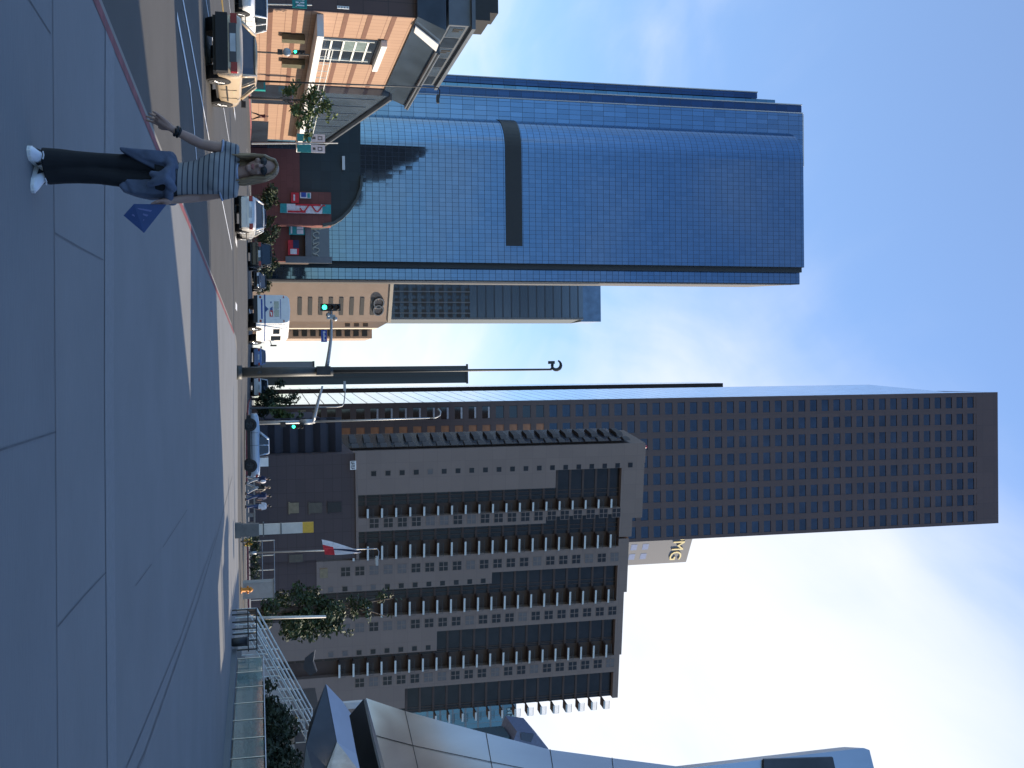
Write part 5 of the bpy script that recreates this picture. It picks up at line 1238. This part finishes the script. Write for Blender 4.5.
# tall dark tree on the right, spiky leader
Y = 76; b = at(612, 252, Y); b.z = g(b.x, Y)
tree('street_tree', 'tall dark green tree with a spiky top on the right before the apartment block', b, 11.5, .22,
     [((-.2, 0, 2.6), (1.5, 1.4, 1.3)), ((1.2, .2, 3.4), (1.2, 1.2, 1.2)), ((-.6, .3, 4.4), (1.1, 1.1, 1.2)), ((.9, -.3, 5.0), (1.3, 1.2, 1.2)), ((.2, 0, 6.1), (1.1, 1, 1.1)), ((1.3, .2, 6.2), (.7, .7, .7)), ((.3, 0, 7.3), (.75, .7, .8)), ((-.1, 0, 8.3), (.55, .5, .7)), ((-.5, 0, 9.3), (.4, .4, .5)), ((.7, 0, 8.6), (.4, .4, .45)), ((-.35, 0, 10.2), (.25, .25, .5)), ((.9, .1, 9.6), (.22, .2, .4))], 6000, .17, ['leaf_dark', 'leaf_dark', 'leaf_dark', 'leaf_mid'], group='street trees', lean=-.2)
Y = 104; b = at(421, 257, Y); b.z = g(b.x, Y)
tree('street_tree', 'small yellow green tree behind the far corner signal', b, 5, .12, [((-.8, 0, 2.8), (1.1, 1, .9)), ((.6, 0, 3.2), (1.1, 1, 1.0)), ((0, .2, 4.1), (.8, .8, .7)), ((1.3, 0, 2.4), (.7, .7, .7))], 1500, .2, ['leaf_light', 'leaf_mid'], group='street trees')
Y = 112; b = at(399, 257, Y); b.z = g(b.x, Y)
tree('street_tree', 'dark bushy tree left of the small yellow green tree', b, 5.2, .14, [((-.5, 0, 2.0), (1.1, 1, 1.2)), ((.4, 0, 3.6), (.9, .8, .9)), ((0, .2, 4.7), (.5, .5, .5)), ((1.0, 0, 1.6), (.9, .9, 1.0))], 1400, .2, ['leaf_dark'], group='street trees')
Y = 100; b = at(98, 257, Y); b.z = g(b.x, Y)
tree('street_tree', 'slender light green tree in front of the orange tiled building', b, 8, .13, [((-.9, 0, 4.0), (.8, .8, .9)), ((.9, 0, 4.3), (1.1, .9, .9)), ((-.3, .2, 5.6), (1.2, 1, 1.0)), ((1.3, 0, 5.6), (1.0, .9, .8)), ((.4, 0, 6.8), (1.0, .9, .8)), ((2.3, 0, 4.6), (.8, .7, .6)), ((3.0, 0, 5.2), (.6, .6, .5)), ((1.6, 0, 7.2), (.5, .5, .5))], 1500, .2, ['leaf_mid', 'leaf_light'], group='street trees')
for i, (u, w, h, lab) in enumerate(((196, 1.7, 3.2, 'dark round tree behind the head of the woman, before the red museum'), (233, 1.9, 3.3, 'dark tree above the silver white sedan'), (262, 1.9, 3.6, 'dark tree above the black sport utility car'), (284, 1.4, 3.3, 'dark tree just left of the mail truck roof'))):
    Y = 126+i*9; b = at(u, 258, Y); b.z = g(b.x, Y)
    tree('street_tree', lab, b, h, .14, [((-w*.4, 0, h*.5), (w*.7, w*.6, h*.33)), ((w*.5, 0, h*.48), (w*.6, w*.6, h*.3)), ((0, 0, h*.75), (w*.6, w*.6, h*.28))], 900, .24, ['leaf_dark'], group='street trees')
def hedge(name, label, boxes, n, size, mts, cat='hedge'):
    c = Vector(boxes[0][0]); t = thing(name, label, cat, (c.x, c.y, g(c.x, c.y))); B = MB(); S = MB()
    for c, r in boxes:
        for _ in range(10):
            d = Vector((random.uniform(-1, 1), random.uniform(-1, 1), random.uniform(-.8, .9))); leaves(B, Vector(c)+Vector((d.x*r[0]*.8, d.y*r[1]*.8, d.z*r[2]*.8)), (r[0]*.45, r[1]*.45, r[2]*.45), n//10, size, nm=len(mts))
        S.tube([(c[0], c[1], 0), (c[0], c[1], c[2])], .06, 5)
    wb(B, 'foliage', mts, t, norm=False); wb(S, 'stem', 'bark', t)
hedge('planting_bed', 'dense dark hedge behind the glass balustrade', [((13.75+.10*k, 46.3-1.4*k, 1.55), (.75, 1.1, 1.1)) for k in range(12)]+[((15.4+.06*k, 46-1.7*k, 1.9), (1.2, 1.3, 1.15)) for k in range(10)], 900, .12, ['hedge_leaf'])
Y = 87.5; hedge('low_hedge', 'low dark green hedge along the far kerb below the flag', [((at(u, 255, Y).x, Y, g(14, Y)+.45), (.75, .4, .45)) for u in range(543, 582, 8)], 160, .12, ['leaf_dark'])
Y = 68; c = at(541, 253, Y); c.z = g(c.x, Y)+.35; hedge('flowering_shrub', 'small yellow flowering shrub right of the slim pylon', [(c, (.32, .3, .32))], 160, .09, ['leaf_light', 'kiosk_yellow', 'leaf_mid'], 'shrub')
# ------------------------------------------------------------------ the woman in front
def woman():
    Y0 = 8.05; o = Vector((at(168, 40, Y0).x, Y0, 0)); t = thing('person', 'blonde woman in striped T-shirt and black trousers holding a blue folder', 'person', o)
    def w(u, v, dy=0): return at(u, v, Y0+dy)-o
    px = .00785
    # body: one continuous skin
    B = MB()
    pel, wa, ch, nb, nk_, hd = w(176, 165), w(178.5, 184), w(173.5, 214), w(173.5, 236), w(172.5, 243, -.01), w(168, 262, -.03)
    B.tube([pel, wa, ch, nb], [.10, .082, .095, .055], 12); B.tube([nb, nk_, w(170.5, 251, -.02)], [.058, .05, .05], 12)
    tilt = Matrix.Rotation(-.12, 3, 'Y')
    B.ell(hd+Vector((0, .015, .025)), (.074, .094, .098), R=tilt, nu=20, nv=14); B.ell(hd+Vector((.008, -.022, -.035)), (.060, .068, .082), R=tilt, nu=18, nv=12); B.ell(hd+Vector((.014, -.066, -.098)), (.026, .024, .022))
    B.tube([hd+Vector((.0, -.088, .018)), hd+Vector((.004, -.107, -.026)), hd+Vector((.004, -.09, -.036))], [.010, .017, .012], 8)   # nose
    for sx in (-1, 1): B.ell(hd+Vector((sx*.076, .01, -.012)), (.012, .022, .032)); B.ell(hd+Vector((sx*.038, -.068, -.03)), (.024, .02, .022))
    # arms: viewer's left held out to the side, viewer's right down along the body
    shL, elL, wrL = w(150, 231), w(144, 201, -.03), w(129.5, 173, -.10)
    B.tube([w(162, 229), shL, shL.lerp(elL, .4), elL, elL.lerp(wrL, .35), wrL], [.05, .052, .044, .037, .038, .026], 12)
    shR, elR, wrR = w(190.5, 230), w(197, 199, .02), w(200.5, 171, -.05)
    B.tube([w(180, 229), shR, shR.lerp(elR, .4), elR, elR.lerp(wrR, .35), wrR], [.05, .05, .042, .036, .035, .025], 12)
    for a, k, h in ((w(166, 158), w(161, 99), w(159.5, 46)), (w(182, 158), w(175.5, 99), w(174, 51, .05))):
        B.tube([pel, a, a.lerp(k, .5), k, k.lerp(h, .4), h], [.085, .05, .045, .042, .042, .03], 12)
    def hand(wr, kn, side, curl, bend):
        """palm from wrist to knuckles, four fingers and a thumb"""
        ax = (kn-wr).normalized(); sd_ = Vector(side).normalized(); sd_ = (sd_-ax*sd_.dot(ax)).normalized(); nr = ax.cross(sd_)
        B.tube([wr, wr.lerp(kn, .35), kn], [.024, .028, .022], 10)
        for k, (off, ln) in enumerate(((-.036, .072), (-.012, .082), (.012, .078), (.035, .062))):
            p = kn+sd_*off-ax*.008; B.tube([wr.lerp(kn, .3)+sd_*off*.5, p], [.016, .0125], 8)
            pts = [p]; d = ax.copy()+sd_*off*7.0
            for j in range(3): d = (d+Vector(curl)*bend*(j+.6)).normalized(); pts.append(pts[-1]+d*ln*(.42, .33, .25)[j])
            B.tube(pts, [.0105, .0098, .009, .0075], 8); B.ell(pts[-1], (.0075,)*3, nu=8, nv=5)
        q = wr.lerp(kn, .3)-sd_*.022; d = (ax*.75-sd_*.75).normalized(); B.tube([wr.lerp(kn, .15), q, q+d*.035, q+d*.035+(ax*.95-sd_*.2)*.03], [.018, .015, .012, .009], 8)
    hand(wrL, w(119.5, 157.5, -.13), Vector((-.55, -.75, .45)), (0, 0, -1), .13)
    hand(wrR, w(202, 160.5, -.075), Vector((-.1, -1, 0)), (.25, 0, -.3), .25)
    body = fused(B, 'body', 'skin', .0052, t, 4)
    # T-shirt
    B = MB(); 
    def ring(c, a, b, n=20): return [c+Vector((a*math.cos(2*PI*k/n), b*math.sin(2*PI*k/n), 0)) for k in range(n)]
    B.loft([ring(w(180, 175), .128, .115), ring(w(179.5, 184), .122, .108), ring(w(177.5, 197), .128, .108), ring(w(174, 210, -.012), .152, .125), ring(w(173.5, 219, -.012), .158, .128), ring(w(172, 228), .162, .105), ring(w(172.5, 234), .118, .08), ring(w(173, 238), .072, .062)])
    B.ell(w(165, 215, -.085), (.068, .05, .065)); B.ell(w(182, 215, -.085), (.068, .05, .065))
    for s, e in ((shL, elL), (shR, elR)): B.tube([s.lerp(w(173, 229), .45)+Vector((0,0,.005)), s+Vector((0, 0, .004)), s.lerp(e, .30)], [.07, .068, .060], 14)
    fused(B, 'shirt', 'striped_tee', .008, t, 7)
    B = MB(); c = w(173, 238.6, -.004); B.tube([c+Vector((.066*math.cos(a), .058*math.sin(a)-.006, -.012*math.sin(a)*-1)) for a in [2*PI*i/20 for i in range(21)]], .009, 6, cap=False)
    for s, e in ((shL, elL), (shR, elR)):
        d = (e-s).normalized(); p = s.lerp(e, .31); x = d.cross(Vector((0, 1, 0))).normalized(); y = d.cross(x)
        B.tube([p+x*.058*math.cos(a)+y*.058*math.sin(a) for a in [2*PI*i/18 for i in range(19)]], .0075, 6, cap=False)
    B.build('trim', 'tee_trim', t, True)
    # trousers, flared a little at the hem
    B = MB(); B.loft([ring(w(180, 178), .130, .115), ring(w(179, 168), .150, .125), ring(w(176, 156), .165, .128)])
    for a, k, h, hem in ((w(164.5, 156), w(161.5, 99), w(160, 60), w(160, 43)), (w(183, 156), w(175.5, 99), w(172.5, 64, .03), w(172.5, 48, .05))):
        B.tube([a, a.lerp(k, .35), a.lerp(k, .62), k, k.lerp(h, .6), h, hem], [.088, .076, .062, .062, .070, .080, .088], 14)
    fused(B, 'trousers', 'pants', .008, t, 3)
    # shoes: one towards us, one turned out
    def shoe(heel, toe, name='shoe'):
        d = (toe-heel); Ln = d.length; d.normalize(); s = Vector((-d.y, d.x, 0)); B = MB(); up = Vector((0, 0, 1)); rings = []
        for f, wd, ht in ((0, .026, .05), (.05, .036, .085), (.25, .040, .10), (.45, .042, .088), (.65, .047, .065), (.85, .044, .05), (.97, .03, .038), (1, .015, .03)):
            c = heel+d*Ln*f; rings.append([c+s*wd*math.cos(a)*(1 if math.sin(a) < .3 else .8)+up*max(.012, ht*(.5+.5*math.sin(a))) for a in [2*PI*k/14 for k in range(14)]])
        B.loft(rings); ob = B.build(name, 'shoe_white', t, True, norm=True)
        S = MB(); S.prism([heel+d*Ln*f+s*wd for f, wd in ((-.02, .028), (.1, .042), (.5, .046), (.75, .052), (.95, .036), (1.02, .0), (.95, -.036), (.75, -.052), (.5, -.046), (.1, -.042), (-.02, -.028))], (0, 0, .024)); S.build('sole', 'lamp_white', ob)
        S = MB()
        for f in (.40, .50, .60): c = heel+d*Ln*f+up*(.098-.05*(f-.3)); S.tube([c-s*.028, c+up*.006, c+s*.028], .005, 5)
        S.build('lace', 'white_cloth', ob)
        S = MB(); 
        for sg in (-1, 1): S.prism([heel+d*Ln*.28+s*sg*.047+up*.035, heel+d*Ln*.55+s*sg*.050+up*.034, heel+d*Ln*.42+s*sg*.045+up*.07], s*sg*.003)
        S.build('side_mark', 'black', ob)
    hz = Vector((0, 0, 0))
    f1 = w(159.5, 41); f1.z = 0; shoe(f1+Vector((0, .07, 0)), f1+Vector((-.02, -.21, 0)))
    f2 = w(171, 46, .05); f2.z = 0; shoe(f2+Vector((-.03, .06, 0)), f2+Vector((.16, -.14, 0)))
    # jacket knotted round the waist: band, two hanging panels, knot and sleeves
    B = MB(); c = w(178.5, 171); B.tube([c+Vector((.165*math.cos(a), .145*math.sin(a), .012*math.sin(a*3))) for a in [2*PI*i/22 for i in range(23)]], .034, 8, cap=False)
    def flap(pts, d0, d1):
        B.prism([w(u, v, d0) for u, v in pts], (0, d1-d0, 0))
    flap([(168, 179), (157, 176), (151, 165), (149.5, 148), (147.5, 128), (146.2, 119), (149, 119), (154, 127), (160, 137), (165, 147), (170, 156), (174, 166)], -.11, -.02); flap([(160, 178), (152, 168), (149, 145), (148, 130), (158, 140), (166, 155)], -.02, .12)
    flap([(183, 178), (180, 162), (179, 140), (181, 123), (185, 118), (190, 122), (195, 136), (198, 150), (197, 165), (193, 178)], -.06, .06); flap([(176, 150), (177, 122), (186, 120), (192, 150)], .08, .14)
    B.tube([w(166, 172, -.15), w(173, 166, -.19), w(176, 159, -.18), w(173, 150, -.16)], [.03, .036, .032, .022], 8); B.tube([w(190, 174, -.12), w(183, 169, -.18), w(178, 166, -.20), w(182, 155, -.18), w(185, 147, -.15)], [.03, .034, .038, .03, .02], 8)
    for k in range(7):                              # hanging folds
        f = k/6; a = w(153+f*10, 172, -.115); b = w(149+f*9, 126+f*16, -.112); B.tube([a, a.lerp(b, .5)+Vector((.006, -.012, 0)), b], [.012, .017, .008], 6)
        a = w(182+f*11, 172, -.07); b = w(180+f*12, 126+f*6, -.07); B.tube([a, a.lerp(b, .5)+Vector((.006, -.012, 0)), b], [.012, .016, .008], 6)
    fused(B, 'jacket', 'jacket', .009, t, 4)
    # hair: crown, back and shoulder-length locks
    B = MB(); B.ell(hd+Vector((-.002, .026, .036)), (.082, .096, .088), R=tilt, nu=20, nv=14); B.ell(hd+Vector((.006, .062, -.06)), (.078, .045, .11)); B.ell(hd+Vector((.01, .055, -.14)), (.082, .04, .06))
    rl = random.Random(3)
    for sx, n_, ln in ((-1, 9, 1.12), (1, 8, .95)):
        for k in range(n_):
            p = hd+Vector((sx*(.050+.004*rl.random()), -.052+.016*k, .085-.02*rl.random())); e = ln*(1+.16*rl.uniform(-1, 1)); q = rl.uniform(-.012, .012)
            B.tube([p, p+Vector((sx*.026, -.002, -.06)), p+Vector((sx*.030+q, .004, -.13)), p+Vector((sx*.034+.008+q*1.6, .008, -.20*e)), p+Vector((sx*(.042+q)+.012, .006, -.27*e))], [.013, .017, .017, .014, .004], 6)
    for k in range(6): x = -.02+.006*k; B.tube([hd+Vector((x, -.050, .112-.002*k)), hd+Vector((.03+.004*k, -.066+.006*k, .096)), hd+Vector((.066+.002*k, -.052+.01*k, .052))], [.010, .012, .009], 6)
    for k in range(5): x = -.02-.004*k; B.tube([hd+Vector((-.012, -.050, .112)), hd+Vector((-.045-.003*k, -.060+.007*k, .092)), hd+Vector((-.066-.003*k, -.046+.01*k, .05))], [.010, .012, .009], 6)
    # the face opening stays clear: hair volume is cut away in front
    hair = fused(B, 'hair', 'hair', .005, t, 1)
    me = hair.data; import bmesh
    bm = bmesh.new(); bm.from_mesh(me); kill = []
    for f in bm.faces:
        c = f.calc_center_median()-hd
        if c.y < -.03 and abs(c.x-.004) < .049 and -.14 < c.z < .064-.95*abs(c.x): kill.append(f)
    bmesh.ops.delete(bm, geom=kill, context='FACES'); bm.to_mesh(me); bm.free()
    # sunglasses, lips, bracelet
    G = MB()
    for sx in (-1, 1):
        n = 16; c = hd+Vector((sx*.033+.002, -.098, .012)); G.add([c+Vector((.031*math.cos(2*PI*k/n), .012*abs(math.cos(2*PI*k/n))*(1 if sx*math.cos(2*PI*k/n) > 0 else 0), .024*math.sin(2*PI*k/n))) for k in range(n)]+[c+Vector((0, -.006, 0))], [(k, (k+1)%n, n) for k in range(n)])
        G.tube([hd+Vector((sx*.064, -.088, .018)), hd+Vector((sx*.080, -.03, .016)), hd+Vector((sx*.08, .01, .008))], .004, 5)
    G.tube([hd+Vector((-.006, -.108, .014)), hd+Vector((.01, -.108, .014))], .004, 5); G.build('sunglasses', 'black', t, norm=True)
    B = MB(); B.ell(hd+Vector((.006, -.086, -.062)), (.024, .009, .006)); B.ell(hd+Vector((.006, -.085, -.071)), (.020, .009, .006)); B.build('lips', 'lips', t, True)
    d = (wrL-elL).normalized(); x = d.cross(Vector((0, 1, 0))).normalized(); y = d.cross(x); B = MB()
    for k, f in enumerate((-.015, .006)): 
        p = wrL+d*f-d*.03; B.tube([p+x*.034*math.cos(a)+y*.032*math.sin(a) for a in [2*PI*i/16 for i in range(17)]], .0095, 6, cap=False)
    B.cbox(wrL-d*.034+Vector((0, -.036, .0)), (.03, .014, .03)); B.build('bracelet', 'black', t, True)
    # small white lining seen between the legs is plain daylight: nothing to build
    # blue folder held in her hand
    q = [w(204.5, 166.5, -.09), w(204, 134, -.12), w(215.5, 123.5, -.10), w(233, 144, -.07)]; f = thing('folder', 'glossy blue folder in the hand of the woman', 'folder', o+q[1])
    nrm = (q[1]-q[0]).cross(q[3]-q[0]).normalized(); nrm = nrm if nrm.y > 0 else -nrm
    B = MB(); B.prism([o+p for p in q], nrm*.012); wb(B, 'cover', 'bag_blue', f)
    def e(a, b): return q[1].lerp(q[2], b)*(1-a)+q[0].lerp(q[3], b)*a
    for k in range(3):
        b0 = .25+.2*k; B = MB(); B.prism([o+e(.22, b0)-nrm*.002, o+e(.70, b0)-nrm*.002, o+e(.70, b0+.07)-nrm*.002, o+e(.22, b0+.07)-nrm*.002], nrm*-.001); wb(B, 'printed_line', 'bag_light', f)
mat('dark_red', (.10,.02,.025), .8)
woman()

# ------------------------------------------------------------------ people at the junction
def walker(label, x, y, H, rz, top, legs, hair='dark_hair', stride=.16, bend=0, bag=None, shoes='black', group='people on the pavements'):
    t = thing('person', label, 'person', (x, y, g(x, y)), rz, group); s = H/1.72
    V_ = lambda a, b, c: Vector((a*s, b*s, c*s))
    B = MB(); nb = V_(0, .02+bend*.25, 1.44); B.tube([V_(0, 0, .92), V_(0, .02+bend*.1, 1.15), nb], [.14*s, .13*s, .08*s], 8); hd = nb+V_(0, .03+bend*.08, .2)
    B.tube([nb, hd], .05*s, 8); B.ell(hd, (.078*s, .095*s, .115*s)); B.ell(hd+V_(0, .095, -.02), (.014*s, .02*s, .02*s))
    for sx in (-1, 1):
        sw = stride*sx; a = nb+V_(sx*.19, 0, -.06); el = a+V_(sx*.05, -.5*sw, -.29); wr = el+V_(0, .06-.4*sw, -.25)
        B.tube([nb+V_(0, 0, -.05), a, el, wr, wr+V_(0, .02, -.09)], [.06*s, .055*s, .042*s, .03*s, .028*s], 8)
        for k in range(4): B.tube([wr+V_(-.02+.013*k, .02, -.08), wr+V_(-.02+.013*k, .035, -.16)], .009*s, 5)
        B.tube([wr+V_(0, .03, -.04), wr+V_(-sx*.02, .06, -.10)], .011*s, 5)
        hp = V_(sx*.09, 0, .93); kn = V_(sx*.10, sw*.9+.03, .5); an = V_(sx*.10, sw*1.6-(.06 if sw < 0 else 0), .09)
        B.tube([hp, kn, an], [.09*s, .062*s, .042*s], 8); B.tube([an+V_(0, -.05, -.05), an+V_(0, .13, -.055)], [.04*s, .03*s], 6)
    fused(B, 'body', 'skin', .02*s, t, 2)
    B = MB(); B.tube([V_(0, 0, .86), V_(0, .02+bend*.1, 1.15), nb+V_(0, 0, -.10), nb+V_(0, 0, .0)], [.175*s, .17*s, .17*s, .085*s], 10)
    for sx in (-1, 1):
        sw = stride*sx; a = nb+V_(sx*.19, 0, -.06); el = a+V_(sx*.05, -.5*sw, -.29); B.tube([nb+V_(sx*.08, 0, -.06), a, el], [.08*s, .078*s, .062*s], 8)
    fused(B, 'shirt', top, .022*s, t, 2)
    B = MB(); B.tube([V_(0, 0, .98), V_(0, 0, .85)], [.165*s, .17*s], 10)
    for sx in (-1, 1):
        sw = stride*sx; hp = V_(sx*.09, 0, .9); kn = V_(sx*.10, sw*.9+.03, .5); an = V_(sx*.10, sw*1.6-(.06 if sw < 0 else 0), .11); B.tube([hp, kn, an], [.105*s, .08*s, .066*s], 8)
        S = MB(); S.ell(an+V_(0, .05, -.06), (.05*s, .14*s, .05*s)); S.build('shoe', shoes, t, True)
    fused(B, 'trousers', legs, .022*s, t, 2)
    B = MB(); B.ell(hd+V_(0, -.025, .03), (.09*s, .095*s, .11*s)); B.build('hair', hair, t, True)
    if bag: B = MB(); B.ell(nb+V_(0, -.2, -.22), (.16*s, .11*s, .22*s)); B.build('backpack', bag, t, True)
def gx(u, v, Y): return at(u, v, Y).x
walker('pedestrian in a round white jacket and jeans walking away, rightmost of the group', gx(507, 245, 75), 75, 1.72, .5, 'white_cloth', 'denim', stride=.1)
walker('pedestrian all in dark blue walking beside the one in the white jacket', gx(497, 245, 75.6), 75.6, 1.74, .7, 'navy_cloth', 'denim', stride=.2)
walker('pedestrian in black top and pale grey trousers stepping off the kerb', gx(488.5, 246, 76.4), 76.4, 1.68, .9, 'black', 'grey_cloth', 'hair', stride=.28)
walker('pedestrian in a dark blue top close behind the pickup', gx(480, 247, 78), 78, 1.7, .9, 'navy_cloth', 'grey_cloth', stride=.2, bag='white_cloth')
walker('lone pedestrian in dark red and black before the orange tiled building', gx(116, 257, 121), 121, 1.78, 2.6, 'dark_red', 'pants', stride=.22)
